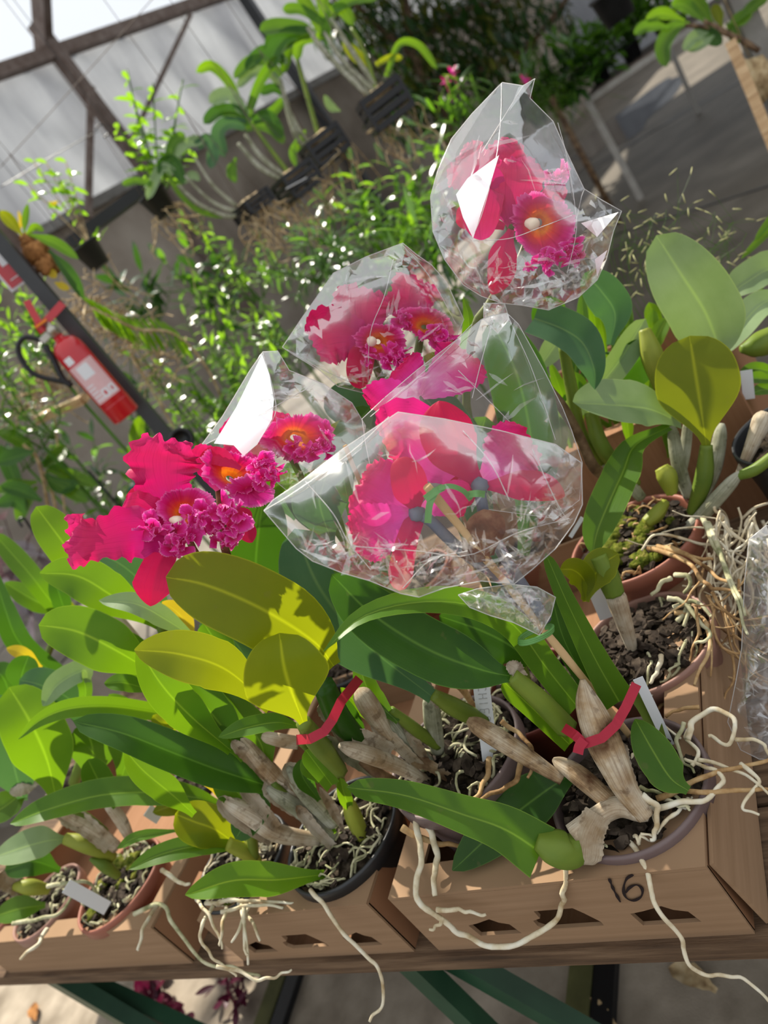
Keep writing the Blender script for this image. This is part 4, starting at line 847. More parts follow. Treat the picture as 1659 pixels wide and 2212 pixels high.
PL8, c8 = planter('potted_orchid', 520, 1858, .872, .092, .12, 'pot_black', 'orchid in the left black pot of the middle tray, white roots spilling', seed=8, tg=44, tkey='rootw', moss=6, chips=70)
leaf(PL8, 'y', '378,1758,1.16 420,1775,1.16 470,1795,1.17 540,1848,1.20', 92, 'ell', up=.05, fold=.2)
leaf(PL8, 'm', '278,1878,1.14 340,1846,1.14 420,1826,1.15 490,1822,1.18 545,1850,1.21', 46, 'lance', up=.35, fold=.35)
leaf(PL8, 'm', '253,1832,1.18 300,1806,1.18 390,1793,1.19', 22, 'lance', up=.3, fold=.3)
stem(PL8, 'bulby', '490,1822,1.18 530,1840,1.20 555,1862,1.22', [14,17,12], 'pseudobulb', ridge=.08)
stem(PL8, 'bulb', '540,1790,1.16 545,1815,1.18 550,1850,1.21', [10,12,10], 'pseudobulb')
for i, s in enumerate(('425,1942,1.20 440,1965,1.14 470,2010,1.12 480,2050,1.11','460,1958,1.18 440,1990,1.13 432,2020,1.12 450,2060,1.11 480,2085,1.10 510,2110,1.09','490,1960,1.17 480,2000,1.12 475,2040,1.11','520,1945,1.17 530,2000,1.12 535,2080,1.10','540,1950,1.17 520,2000,1.12 500,2035,1.11','515,1950,1.18 550,2005,1.12 560,2030,1.11','445,1950,1.2 500,1945,1.17 560,1948,1.16 620,1950,1.14 670,1945,1.13','480,1970,1.15 540,1955,1.15 610,1960,1.14','530,1960,1.14 525,2030,1.11 535,2060,1.10','470,2090,1.09 520,2100,1.09 560,2115,1.08 600,2108,1.08 630,2095,1.08')):
    root(PL8, 'rootw', s, 4.5, seed=i+80)

# --- left tray
PL9, c9 = planter('potted_orchid', 256, 1906, .872, .098, .125, 'pot_terra', 'orchid in the terracotta pot with a blank white tag, at the lower left', seed=9, tg=30, moss=10, z0=TZ+.01)
leaf(PL9, 'g', '20,1484,1.28 65,1560,1.27 100,1640,1.29 122,1728,1.33', 128, 'ell', up=.15, fold=.12, notch=.2, label='broad mottled leaf standing upright at the left')
leaf(PL9, 'm', '22,1779,1.24 90,1748,1.23 210,1714,1.23 330,1708,1.24 430,1722,1.26 478,1738,1.29', 62, 'lance', up=.55, fold=.3, label='long pale leaf arching to the left')
leaf(PL9, 'g', '38,1598,1.16 85,1556,1.16 150,1530,1.17 240,1525,1.19 350,1540,1.22', 42, 'blade', up=.15, fold=.35)
leaf(PL9, 'p', '-12,1850,1.34 50,1828,1.33 100,1815,1.34 142,1812,1.36', 66, 'ell', up=.45, fold=.15)
stem(PL9, 'bulby', '140,1812,1.36 190,1825,1.36 245,1852,1.39', [12,19,11], 'pseudobulb', ridge=.04)
stem(PL9, 'papery', '125,1750,1.33 180,1780,1.35 250,1830,1.39', [12,20,14], 'pseudobulb')
stem(PL9, 'papery', '230,1730,1.33 260,1770,1.35 280,1810,1.38', [12,14,10], 'pseudobulb')
leaf(PL9, 'papery', '130,1755,1.325 180,1780,1.335 240,1830,1.36', 44, 'strap', up=.2, fold=.4, ruf=.3, name='sheath')
stem(PL9, 'bulb', '120,1730,1.33 180,1770,1.35 225,1800,1.38', [10,16,12], 'pseudobulb')
stem(PL9, 'bulb', '195,1855,1.36 225,1870,1.37 255,1892,1.39', [4,13,9], 'pseudobulb')
leaf(PL9, 'm', '190,1640,1.28 215,1690,1.29 250,1745,1.32', 60, 'ell', up=.0, fold=.2)
leaf(PL9, 'y', '330,1755,1.25 380,1740,1.25 440,1745,1.27', 40, 'lance', fold=.3)
for i, s in enumerate(('105,1915,1.36 140,1908,1.35 190,1905,1.36 215,1935,1.38','30,1995,1.42 80,1985,1.40 130,1970,1.39 160,1930,1.40','340,1955,1.33 310,2000,1.27 300,2050,1.25','290,1975,1.33 340,1950,1.30 370,1985,1.24 400,2030,1.22 440,2080,1.20 500,2090,1.18 560,2110,1.17','100,2010,1.42 80,2040,1.37 45,2070,1.36','350,1880,1.32 390,1905,1.27 410,1910,1.26')):
    root(PL9, 'rootg' if i in (0,1,3) else 'rootw', s, 5, seed=i+100)

PL10, c10 = planter('potted_orchid', 100, 1946, .868, .085, .115, 'pot_rose', 'orchid in the faded rose pot in the middle of the left tray', seed=10, tg=26)
leaf(PL10, 'm', '-15,1980,1.46 40,1962,1.45 98,1955,1.47', 50, 'lance', up=.3, fold=.25)
leaf(PL10, 'd', '10,1880,1.44 70,1860,1.44 130,1880,1.47', 60, 'ell', up=.2, fold=.2)
stem(PL10, 'bulby', '30,1915,1.47 65,1916,1.47 105,1922,1.49', [8,17,10], 'pseudobulb')
leaf(PL10, 'papery', '-5,1890,1.45 20,1905,1.46 60,1930,1.48', 44, 'strap', fold=.4, ruf=.3, name='sheath')
PL11, c11 = planter('potted_orchid', -12, 1968, .868, .085, .115, 'pot_terra', 'orchid in the terracotta pot cut off by the left edge of the photo', seed=11, tg=10)
leaf(PL11, 'b', '-20,1500,1.36 10,1580,1.36 35,1680,1.39 50,1730,1.44', 90, 'ell', up=.2, fold=.15)
leaf(PL11, 'm', '-30,1760,1.42 10,1740,1.42 60,1700,1.45', 60, 'lance', up=.3, fold=.2)
leaf(PL11, 'papery', '20,1712,1.40 50,1700,1.40 85,1690,1.42', 34, 'lance', up=.3, fold=.4, ruf=.3, name='sheath')

# --- plants of the back row behind the left and middle trays
def backplant(px, py, zz, R, label, leaves, key='pot_black', seed=0, canes=()):
    c = PZ(px, py, zz); t = thing('potted_orchid', (c.x, c.y, TZ), label, 'potted orchid', 'orchids in the back row of the table')
    pot(t, c, R, zz-TZ, key, TZ); mix(t, c, R*.9, zz-.018, seed, 40)
    for l in leaves: leaf(t, *l[:3], **(l[3] if len(l) > 3 else {}))
    for s in canes: stem(t, *s)
    return t
backplant(440, 1650, .87, .09, 'bright leaved orchid standing behind the black pots, below the unwrapped flowers', [
    ('g','78,1094,1.24 120,1150,1.23 168,1215,1.24 225,1295,1.28',84,dict(prof='ell',up=-.1,fold=.18,notch=.2)),
    ('g','86,1238,1.14 170,1246,1.13 250,1292,1.14 345,1350,1.18',96,dict(prof='lance',up=-.1,fold=.2)),
    ('g','83,1350,1.10 170,1366,1.09 255,1408,1.10 345,1462,1.14',116,dict(prof='ell',up=-.15,fold=.14,notch=.3)),
    ('p','214,1297,1.08 290,1302,1.07 360,1338,1.08 430,1385,1.12',48,dict(prof='lance',up=.4,fold=.3)),
    ('b','180,1190,1.22 250,1212,1.22 320,1270,1.24 370,1330,1.28',76,dict(prof='ell',up=.2,fold=.15)),
    ('m','225,1476,1.12 270,1474,1.12 335,1494,1.15',38,dict(prof='lance',up=.3,fold=.3)),
    ('m','440,1345,1.06 470,1400,1.08 480,1480,1.12',74,dict(prof='ell',up=-.05,fold=.15)),
    ('b','430,1350,1.10 500,1380,1.11 540,1440,1.14',86,dict(prof='ell',up=.3,fold=.15)),
    ('m','225,1375,1.16 290,1420,1.17 350,1500,1.2',80,dict(prof='ell',up=0,fold=.15)),
    ('o','350,1300,1.17 390,1330,1.18 420,1390,1.2',44,dict(prof='lance',fold=.2)),
    ('d','610,1240,.99 612,1170,.99 600,1330,1.02',30,dict(prof='lance',fold=.2))], seed=21, canes=[('bulb','345,1350,1.18 390,1450,1.24 430,1600,1.33',[10,13,12]),('bulb','345,1462,1.14 390,1530,1.2 440,1620,1.3',[10,14,12]),('papery','225,1295,1.28 320,1420,1.32 420,1600,1.36',[8,12,12])])
backplant(150, 1690, .87, .09, 'orchid behind the left tray with greyish curled leaves', [
    ('p','92,1525,1.28 122,1478,1.27 178,1448,1.28 190,1475,1.3',50,dict(prof='lance',up=.3,fold=.3)),
    ('b','42,1468,1.32 90,1480,1.32 155,1515,1.34 190,1590,1.38',78,dict(prof='ell',up=.3,fold=.15)),
    ('d','62,1416,1.36 48,1455,1.36 40,1500,1.4',66,dict(prof='round',up=0,fold=.15)),
    ('o','14,1400,1.40 50,1412,1.40 90,1442,1.43',28,dict(prof='lance',up=.1,fold=.2)),
    ('m','175,1450,1.3 185,1490,1.3 180,1530,1.33',30,dict(prof='strap',up=0,fold=.3)),
    ('m','235,1500,1.24 275,1540,1.24 320,1590,1.27',46,dict(prof='lance',up=.1,fold=.25)),
    ('m','240,1510,1.3 280,1600,1.32 260,1690,1.38',90,dict(prof='ell',up=0,fold=.15)),
    ('m','180,1560,1.33 200,1620,1.34 190,1680,1.4',90,dict(prof='ell',up=0,fold=.15)),
    ('y','330,1545,1.2 355,1570,1.2 380,1610,1.23',40,dict(prof='lance',up=0,fold=.2))], seed=22, canes=[('bulb','190,1590,1.38 180,1640,1.4 160,1690,1.45',[10,14,12])])
backplant(-60, 1600, .87, .10, 'orchid with narrow twisted leaves at the far left end of the table', [
    ('m','-15,1150,1.62 60,1235,1.60 95,1280,1.61 135,1330,1.65',46,dict(prof='strap',up=.1,fold=.35)),
    ('d','-20,1210,1.55 12,1320,1.53 45,1392,1.54 125,1462,1.58',52,dict(prof='blade',up=.1,fold=.35)),
    ('m','10,1258,1.64 70,1294,1.64 140,1330,1.67',46,dict(prof='lance',up=0,fold=.25)),
    ('d','115,1240,1.5 130,1290,1.5 150,1350,1.54',40,dict(prof='lance',up=0,fold=.2)),
    ('y','130,1290,1.58 150,1340,1.58 175,1390,1.6',46,dict(prof='ell',up=0,fold=.2)),
    ('d','-20,1440,1.5 10,1470,1.5 30,1540,1.55',60,dict(prof='ell',up=0,fold=.2))], seed=23, canes=[('bulb','125,1462,1.58 60,1520,1.64 0,1590,1.7',[7,9,9]),('bulb','135,1330,1.65 90,1440,1.7 0,1590,1.75',[6,8,8])])
# orchid in the tall box behind, coming in from the right edge
c = PZ(1700, 900, .98); PLR = thing('potted_orchid', (c.x, c.y, TZ+.01), 'orchid cut off by the right edge, with grey green leaves and a fat bulb', 'potted orchid')
pot(PLR, c, .09, .20, 'pot_black', TZ+.012); mix(PLR, c, .08, .93, 31, 40)
leaf(PLR, 'p', '1549,772,1.30 1590,712,1.29 1650,650,1.30 1720,640,1.34', 62, 'lance', up=.3, fold=.3)
leaf(PLR, 'p', '1575,640,1.36 1610,605,1.35 1680,575,1.36 1760,640,1.4', 70, 'lance', up=.35, fold=.35)
stem(PLR, 'bulb', '1600,755,1.33 1640,745,1.33 1700,715,1.36', [8,26,20], 'pseudobulb', ridge=.08)
for i,s in enumerate(('1610,820,1.3 1640,815,1.3 1680,820,1.33','1600,800,1.34 1640,795,1.34 1690,810,1.36','1625,850,1.3 1650,840,1.3 1700,840,1.33')):
    leaf(PLR, 'm', s, 26, 'lance', up=.3, fold=.3)
# low grassy plant in the back between the pale leaves
gp = PZ(1350, 980, .80); t = thing('potted_orchid', (gp.x, gp.y, .0+TZ), 'tuft of bright narrow leaves growing behind the pale orchid', 'plant')
rr = random.Random(12)
for k in range(34):
    x = rr.uniform(1190,1450); y = rr.uniform(640,930); dx = rr.uniform(-50,50); d = rr.uniform(1.34,1.5)
    leaf(t, 'g' if k % 3 else 'm', [P(x+dx, y-rr.uniform(20,70), d), P(x+dx*.5, y, d), P(x, y+60, d+.02)], rr.uniform(16,36), 'lance', up=rr.uniform(-.2,.4), fold=.25, nu=4, nv=10)
    
mb = MB()
for k in range(14):
    x = rr.uniform(1230,1440); d = 1.45; mb.tube(spline([P(x, 760, d), P(x+rr.uniform(-15,15), 880, d+.02), Vector((gp.x+rr.uniform(-.08,.08), gp.y+rr.uniform(-.05,.05), TZ))], 8), .003, 5)
mb.build('stems', 'm', t)

# ------------------------------------------------------------------ plant tags, ties, stakes
def ptag(x0,y0,d0,x1,y1,d1,wpx,label,name='plant_tag'):
    a, b = P(x0,y0,d0), P(x1,y1,d1); d = (b-a); L = d.length; d.normalize(); V = (CAM-a).normalized(); n_ = (V-d*V.dot(d)).normalized(); X = d.cross(n_); w_ = wpx*d0/FPX
    R_ = Matrix((X, d, n_)).transposed(); mb = MB(); mb.box((a+b)/2, (w_, L, .0012), R_)
    o = mb.build(name, 'white'); tag(o, label, 'plant tag', 'white plastic plant tags'); return o, a, d, X, n_, w_, L
ptag(1378,1465,.905,1452,1622,.94,22,'white tag standing edge on at the right of the red ribboned stem')
ptag(1284,1268,1.08,1312,1335,1.12,34,'blank white tag leaning in the faded rose pot')
o,a,d,X,n_,w_,L = ptag(1036,1452,.985,1062,1660,1.005,36,'long white tag pencilled CHIEF in the central mauve pot')
mb = MB(); U = L/40
def ch(strokes, pos, h):   # letters run down the tag
    for st in strokes: stroke(mb, [a + d*(pos+p*h*.7) + X*(-(q-.5)*h) + n_*.0009 for p, q in st], .0011, n_, 14)
GL = {'C':[[(.9,.85),(.5,1),(.1,.6),(.2,.15),(.9,.1)]],'H':[[(.1,0),(.1,1)],[(.9,0),(.9,1)],[(.1,.5),(.9,.5)]],'I':[[(.4,0),(.4,1)]],'E':[[(.9,1),(.1,1),(.1,.5),(.1,0),(.9,0)],[(.1,.5),(.7,.5)]],'F':[[(.9,1),(.15,1),(.1,0)],[(.1,.5),(.7,.5)]]}
for i, chh in enumerate('CHIEF'): ch(GL[chh], .018+i*.0105, .011)
mb.build('pencil_writing', 'pencil', o)
ptag(143,1914,1.31,232,1962,1.36,29,'blank white tag leaning on the rim of the terracotta pot at lower left')
ptag(762,1862,1.13,752,1892,1.14,30,'short white tag against the rim of the black pot')
ptag(318,1750,1.27,345,1768,1.3,26,'small white tag half hidden above the left terracotta pot')
ptag(1258,1118,1.18,1232,1160,1.2,9,'grey white tag edge in the mossy terracotta pot')
ptag(1612,800,1.28,1618,862,1.3,24,'grey tag beside the fat bulb at the right edge')
def ribbon(spec, wpx, key, name, label, cat, group=None):
    pts = pp(spec); mb = MB(); C = []
    for i in range(len(pts)-1): C += [pts[i]+(pts[i+1]-pts[i])*(k/4) for k in range(4)]
    C.append(pts[-1]); n = len(C); v = []; f = []
    for i, c in enumerate(C):
        T = (C[min(i+1,n-1)]-C[max(i-1,0)]).normalized(); V = (CAM-c).normalized(); S = T.cross(V).normalized(); N = S.cross(T); h = wpx*depth(c)/FPX/2
        for sx_, e in ((-1,0),(1,0),(1,1),(-1,1)): v.append(c+S*sx_*h+N*(.0005*e))
    for i in range(n-1):
        for k in range(4): f.append((i*4+k, i*4+(k+1)%4, (i+1)*4+(k+1)%4, (i+1)*4+k))
    f += [(3,2,1,0), tuple((n-1)*4+k for k in range(4))]
    mb.add(v, f, None, False); return tag(mb.build(name, key), label, cat, group)
rb = ribbon('1218,1572,.885 1242,1588,.862 1262,1607,.850 1300,1594,.842 1330,1566,.845 1352,1528,.855 1375,1478,.875', 21, 'redtape', 'ribbon_tie', 'red ribbon tied round the brown sheathed stem at the right', 'tie', group='red ribbon ties')
mb = MB(); blade(mb, pp('1248,1628,.846 1252,1612,.846 1262,1598,.847'), 22, 'const', fold=0); mb.build('ribbon_end', 'redtape', rb)
ribbon('641,1598,.86 670,1596,.80 700,1580,.795 718,1555,.80 737,1515,.83 776,1466,.90', 21, 'redtape', 'ribbon_tie', 'red ribbon tied round the stems right of the round olive leaf', 'tie', group='red ribbon ties')
mb = MB(); a, b = P(922,1050,.76), P(1205,1398,.885); c = a+(b-a)*1.75
mb.tube(spline([a,(a+b)/2,b,c], 24), [.0046+.0004*math.sin(i*1.3) for i in range(24)], 10)
tag(mb.build('bamboo_stake', 'bamboo'), 'tan bamboo stake inside the large bag in front', 'stake')
mb = MB(); mb.tube(spline(pp('745,962,.92 762,1005,.93 790,1080,.96 860,1350,1.05'), 10), .003, 8); tag(mb.build('bamboo_stake', 'bamboo'), 'thin pink brown stake left of the large bag', 'stake')
mb = MB()
for k in range(3):
    C = [P(1158+37*math.cos(t_), 1374+k*4-7+11*math.sin(t_)-14*math.cos(t_), .845-.02*math.sin(t_)+.004) for t_ in [6.28*i/26 for i in range(27)]]; mb.tube(C, .0016, 6, False)
tag(mb.build('wire_tie', 'greentape'), 'green wire tie holding the stake to the strap leaf', 'tie', 'green plastic ties')
t_ = thing('plastic_tie', P(940,1065,.76), 'green plastic tape knotted on the stake inside the large bag', 'tie', 'green plastic ties')
for s, wd in (('935,1060,.752 970,1050,.752 1000,1060,.758 1018,1080,.77',11),('940,1062,.752 928,1090,.755 924,1130,.762',15),('1012,1068,.765 1030,1066,.758 1048,1068,.765',15),('918,1078,.755 940,1062,.750 958,1052,.755',16)):
    mb = MB(); blade(mb, pp(s), wd, 'const', fold=.1); mb.build('tape', 'greentape', t_)


# ================================================================== flowers
# --- unwrapped pair on the left (belongs to the central pot)
F = flower_root(PL4, '395,1130,.87 420,1190,.87 470,1260,.90 600,1420,.95', 8, 'husk', 'front unwrapped magenta flower')
petal(F, 'petal', '143,1166,.82 205,1166,.812 290,1150,.822 392,1158,.856', 122, ruf=.42, rf=2.7, seed=2, up=.1, fold=.05, prof='const2')
petal(F, 'petal', '262,1098,.845 290,1105,.84 335,1125,.845 395,1150,.858', 96, prof='ell', ruf=.12, rf=2.5, seed=3, fold=.1)
petal(F, 'petal', '362,946,.86 352,1000,.855 362,1060,.858 402,1132,.862', 152, ruf=.46, rf=2.7, seed=6, up=-.05, fold=.1)
petal(F, 'sepal', '325,1310,.84 330,1268,.835 345,1215,.845 370,1170,.86', 88, 'sepal', 'spade', up=.05, fold=.2, ruf=.03)
petal(F, 'sepal', '272,1072,.87 300,1080,.868 350,1110,.868', 52, 'sepal', 'lance', fold=.1)
petal(F, 'sepal', '545,1125,.86 520,1115,.862 470,1110,.868', 40, 'sepal', 'lance', fold=.1)
petal(F, 'sepal', '545,1172,.86 525,1140,.862 470,1110,.868', 44, 'sepal', 'lance', fold=.1)
trumpet(F, 'lip', 402,1098,.842, 62,56, .3, (.15,-.5), .9, .22, 7, 3, 'lip')
frills(F, 322,1140,.826, 34,34, 4, 0, 4, 26, 'lip_lobe')
frills(F, 385,1165,.822, 52,40, 8, .3, 5, 25)
frills(F, 432,1115,.820, 40,34, 7, .2, 6, 24)
frills(F, 488,1115,.830, 48,50, 10, .2, 7, 25)
frills(F, 478,1165,.835, 40,32, 6, .2, 8, 23)
column(F, 392,1128,.818, 11, 22, 4)
F = flower_root(PL4, '470,1030,.92 480,1120,.915 490,1200,.92 560,1350,.96', 9, 'husk', 'second unwrapped flower turned to the right')
trumpet(F, 'lip', 505,1018,.895, 74,54, .35, (.25,-.45), .8, .16, 6, 11, 'lip')
petal(F, 'petal', '452,962,.905 445,1000,.905 470,1060,.91', 62, ruf=.2, rf=3, seed=9)
petal(F, 'sepal', '430,990,.90 470,985,.892 520,1012,.90', 40, 'lip_upper', 'lance', up=.2, fold=.2, ruf=.1)
frills(F, 578,1022,.888, 36,44, 9, .2, 12, 22)
frills(F, 560,1000,.892, 26,22, 4, .2, 13, 18)
trumpet(F, 'frill', 540,1062,.89, 56,36, .2, (.2,.3), .6, .25, 6, 14, 'lip_lobe')

# --- flower in the top bag
PLT = thing('potted_orchid', PZ(1120,1180,TZ), 'orchid at the back whose tall stalk carries the topmost bagged flower', 'potted orchid')
ct = PZ(1120,1180,.86); pot(PLT, ct, .085, .11, 'pot_rose', TZ); mix(PLT, ct, .077, .845, 41, 40)
F = flower_root(PLT, '1105,490,1.0 1085,560,1.01 1068,640,1.01 1020,720,1.04 1010,900,1.12 1060,1050,1.2', 9, 'stalk', 'topmost magenta flower')
petal(F, 'petal', '1062,310,1.01 1085,360,1.005 1095,420,1.0 1105,490,1.0', 110, ruf=.3, rf=4, seed=21)
petal(F, 'petal', '1110,342,.985 1110,390,.978 1105,440,.98 1108,490,.995', 128, ruf=.22, rf=4, seed=22, fold=-.1)
petal(F, 'petal', '1040,520,.98 1040,450,.975 1055,400,.98 1106,490,.995', 90, ruf=.06, rf=3, seed=23, prof='ell', fold=-.12)
petal(F, 'sepal', '1062,636,.975 1082,590,.97 1088,540,.975 1105,495,.99', 62, 'sepal', 'lance', fold=.25, up=.1)
petal(F, 'sepal', '1172,382,1.0 1140,400,1.0 1110,470,1.0', 56, 'sepal', 'lance', fold=.1)
petal(F, 'sepal', '985,480,1.03 1020,470,1.02 1090,490,1.01', 60, 'sepal', 'lance', fold=.15)
trumpet(F, 'lip', 1172,485,.968, 66,74, -.35, (.2,.1), .8, .16, 8, 24, 'lip')
frills(F, 1195,560,.955, 62,26, 10, -.15, 25, 20)
frills(F, 1240,537,.96, 24,30, 5, 0, 26, 18)
column(F, 1160,488,.948, 14, 22, 6)
F = flower_root(PLT, '1150,480,1.04 1120,560,1.03 1070,650,1.02', 6, 'stalk', 'flower half hidden behind the topmost one')
frills(F, 1200,385,1.03, 26,38, 7, .1, 28, 20, 'lip')
petal(F, 'petal', '1215,440,1.03 1190,430,1.03 1150,470,1.035', 60, ruf=.2, rf=4, seed=29)
petal(F, 'petal', '985,340,1.05 1020,370,1.045 1100,450,1.04', 110, ruf=.25, rf=4, seed=30)

# --- flowers in the middle bag
PLM = thing('potted_orchid', PZ(900,1240,TZ), 'back row orchid whose two bagged flowers stand below the topmost bag', 'potted orchid')
cm = PZ(900,1240,.86); pot(PLM, cm, .085, .11, 'pot_terra', TZ); mix(PLM, cm, .077, .845, 42, 40)
F = flower_root(PLM, '800,730,1.04 815,800,1.05 860,900,1.08 900,1100,1.2', 9, 'stalk', 'left magenta flower of the bagged pair')
petal(F, 'petal', '676,745,1.02 715,725,1.015 760,725,1.02 805,735,1.035', 130, ruf=.28, rf=4, seed=31)
petal(F, 'petal', '795,622,1.03 785,660,1.022 790,700,1.025 805,735,1.035', 136, ruf=.26, rf=4, seed=32)
petal(F, 'sepal', '690,672,1.05 720,690,1.045 790,730,1.042', 46, 'sepal', 'ell', fold=.2)
petal(F, 'sepal', '778,840,1.02 776,800,1.015 785,760,1.02 805,738,1.035', 58, 'sepal', 'ell', fold=.2)
trumpet(F, 'lip', 822,738,1.01, 54,46, .2, (.2,0), .8, .18, 7, 33, 'lip')
frills(F, 852,772,1.0, 42,30, 8, .2, 34, 19)
frills(F, 797,775,1.005, 16,26, 3, 0, 35, 16)
column(F, 806,742,.995, 11, 8, 8)
F = flower_root(PLM, '915,690,1.06 900,780,1.06 890,900,1.1 905,1100,1.2', 9, 'stalk', 'right flower of the bagged pair')
petal(F, 'petal', '915,605,1.05 900,640,1.045 905,690,1.055', 120, ruf=.26, rf=4, seed=36)
petal(F, 'petal', '845,625,1.06 870,650,1.055 905,690,1.06', 90, ruf=.26, rf=4, seed=37)
trumpet(F, 'lip', 925,700,1.03, 62,40, .15, (.25,-.2), .8, .22, 8, 38, 'lip')
frills(F, 945,725,1.02, 54,22, 9, .0, 39, 18)
frills(F, 872,690,1.03, 24,30, 5, .1, 40, 18)

# --- flower in the small left bag
PLS = thing('potted_orchid', PZ(760,1420,TZ), 'orchid behind the central pot carrying the lone flower in the left hand bag', 'potted orchid')
cs = PZ(760,1420,.86); pot(PLS, cs, .08, .11, 'pot_black', TZ); mix(PLS, cs, .072, .845, 43, 40)
F = flower_root(PLS, '600,945,.99 640,1010,.99 700,1150,1.05 760,1330,1.17', 8, 'stalk', 'single bagged flower behind the unwrapped pair')
petal(F, 'petal', '605,890,.995 600,915,.99 605,945,.99', 70, ruf=.15, rf=3, seed=41)
petal(F, 'petalp', '480,960,.97 540,950,.97 600,945,.985', 110, ruf=.2, rf=3, seed=42)
petal(F, 'petal', '560,990,.975 580,950,.97 605,945,.98', 60, ruf=.1, rf=3, seed=45)
trumpet(F, 'lip', 645,945,.965, 78,56, .15, (.2,0), .9, .2, 9, 43, 'lip')
frills(F, 668,968,.955, 60,30, 9, .0, 44, 20)
frills(F, 700,945,.96, 24,34, 4, .0, 46, 18)

# --- flowers in the large front bag, seen from behind (front right pot)
F = flower_root(PL1, '1035,1050,.80 1040,1080,.80 1052,1130,.81 1100,1220,.83 1180,1340,.86', 13, 'stalkb', 'right flower of the large bag seen from behind')
petal(F, 'petalp', '830,960,.825 880,940,.815 940,990,.815 1035,1045,.805', 160, ruf=.16, rf=5, seed=51, fold=.05)
petal(F, 'petalp', '1150,950,.83 1110,975,.82 1080,1010,.812 1038,1045,.805', 140, ruf=.24, rf=5, seed=52, fold=.05)
petal(F, 'sepal', '948,866,.79 960,920,.785 985,980,.787 1034,1046,.80', 118, 'sepal', 'lance', fold=-.15, ruf=.02)
petal(F, 'sepal', '1220,1072,.80 1170,1052,.795 1110,1048,.797 1038,1050,.80', 66, 'sepal', 'lance', fold=-.15)
petal(F, 'sepal', '960,1060,.81 1000,1060,.81 1036,1050,.805', 70, 'sepal', 'lance', fold=.1)
leaf(PL1, 'husk', '1045,1100,.79 1050,1140,.79 1058,1200,.80', 84, 'lance', fold=-.3, name='spathe', label='brown dried flower sheath')
F = flower_root(PL1, '900,1110,.785 930,1125,.785 960,1155,.79 1010,1200,.81 1110,1270,.84', 13, 'stalkb', 'left flower of the large bag seen from behind')
petal(F, 'petalp', '775,1040,.80 810,1060,.79 850,1085,.785 902,1110,.785', 150, ruf=.22, rf=5, seed=53, fold=.05)
petal(F, 'petalp', '760,1165,.79 800,1150,.78 850,1130,.78 902,1110,.785', 130, ruf=.22, rf=5, seed=54, fold=.05)
petal(F, 'sepal', '858,990,.775 880,1030,.77 890,1070,.773 903,1110,.785', 78, 'sepal', 'ell', fold=-.15)
petal(F, 'sepal', '862,1276,.79 868,1220,.78 880,1165,.778 900,1112,.785', 54, 'sepal', 'strap', fold=-.15)
petal(F, 'petalp', '1010,1090,.80 970,1080,.795 905,1108,.788', 90, ruf=.1, rf=4, seed=55, fold=.05)
leaf(PL1, 'husk', '990,1175,.80 1020,1190,.80 1060,1210,.81', 50, 'lance', fold=-.3, name='spathe')
# pale flower farther back in the same group
F = flower_root(PL6, '905,860,.93 930,960,.95 1000,1150,1.05 1100,1380,1.13', 9, 'stalk', 'pink flower showing faintly through several layers of film')
petal(F, 'petalp', '820,900,.92 850,870,.915 905,855,.92', 130, ruf=.2, rf=4, seed=61)
petal(F, 'petalp', '1010,760,.925 980,800,.92 910,855,.92', 130, ruf=.2, rf=4, seed=62)
petal(F, 'petalp', '860,790,.93 880,810,.925 908,855,.92', 100, ruf=.2, rf=4, seed=63)

for key,sp,w_,pr,up in (('b','690,1060,1.02 720,1000,1.02 790,960,1.03 850,1050,1.08',80,'ell',.3),('m','560,1080,1.0 620,1040,1.01 700,1090,1.04 760,1200,1.08',60,'lance',.2),('d','800,880,1.05 760,930,1.05 740,1010,1.06 760,1120,1.10',70,'ell',.1),('y','760,900,1.07 700,960,1.06 690,1050,1.08',36,'lance',.2),('d','620,1000,1.05 660,1080,1.06 720,1180,1.1',80,'ell',.1),('b','480,1000,1.06 560,1040,1.06 640,1120,1.09',70,'ell',.2)):
    leaf(PLS, key, sp, w_, pr, up=up, fold=.2)
for key,sp,w_,pr,up in (('d','960,760,1.14 930,850,1.14 920,960,1.16',110,'ell',.1),('b','700,860,1.12 760,880,1.12 850,960,1.15',90,'ell',.3),('m','1000,640,1.14 1012,690,1.14 1005,760,1.16 960,900,1.18',30,'blade',0),('d','830,830,1.13 860,900,1.13 900,1040,1.17',120,'ell',.0),('m','1050,900,1.12 1020,980,1.12 960,1100,1.16',90,'ell',.1)):
    leaf(PLM, key, sp, w_, pr, up=up, fold=.2)
for key,sp,w_,pr,up in (('d','1130,820,1.14 1150,900,1.14 1140,1050,1.17',90,'ell',.1),('m','1210,900,1.2 1180,980,1.19 1140,1100,1.2',70,'ell',.1)):
    leaf(PLT, key, sp, w_, pr, up=up, fold=.2)

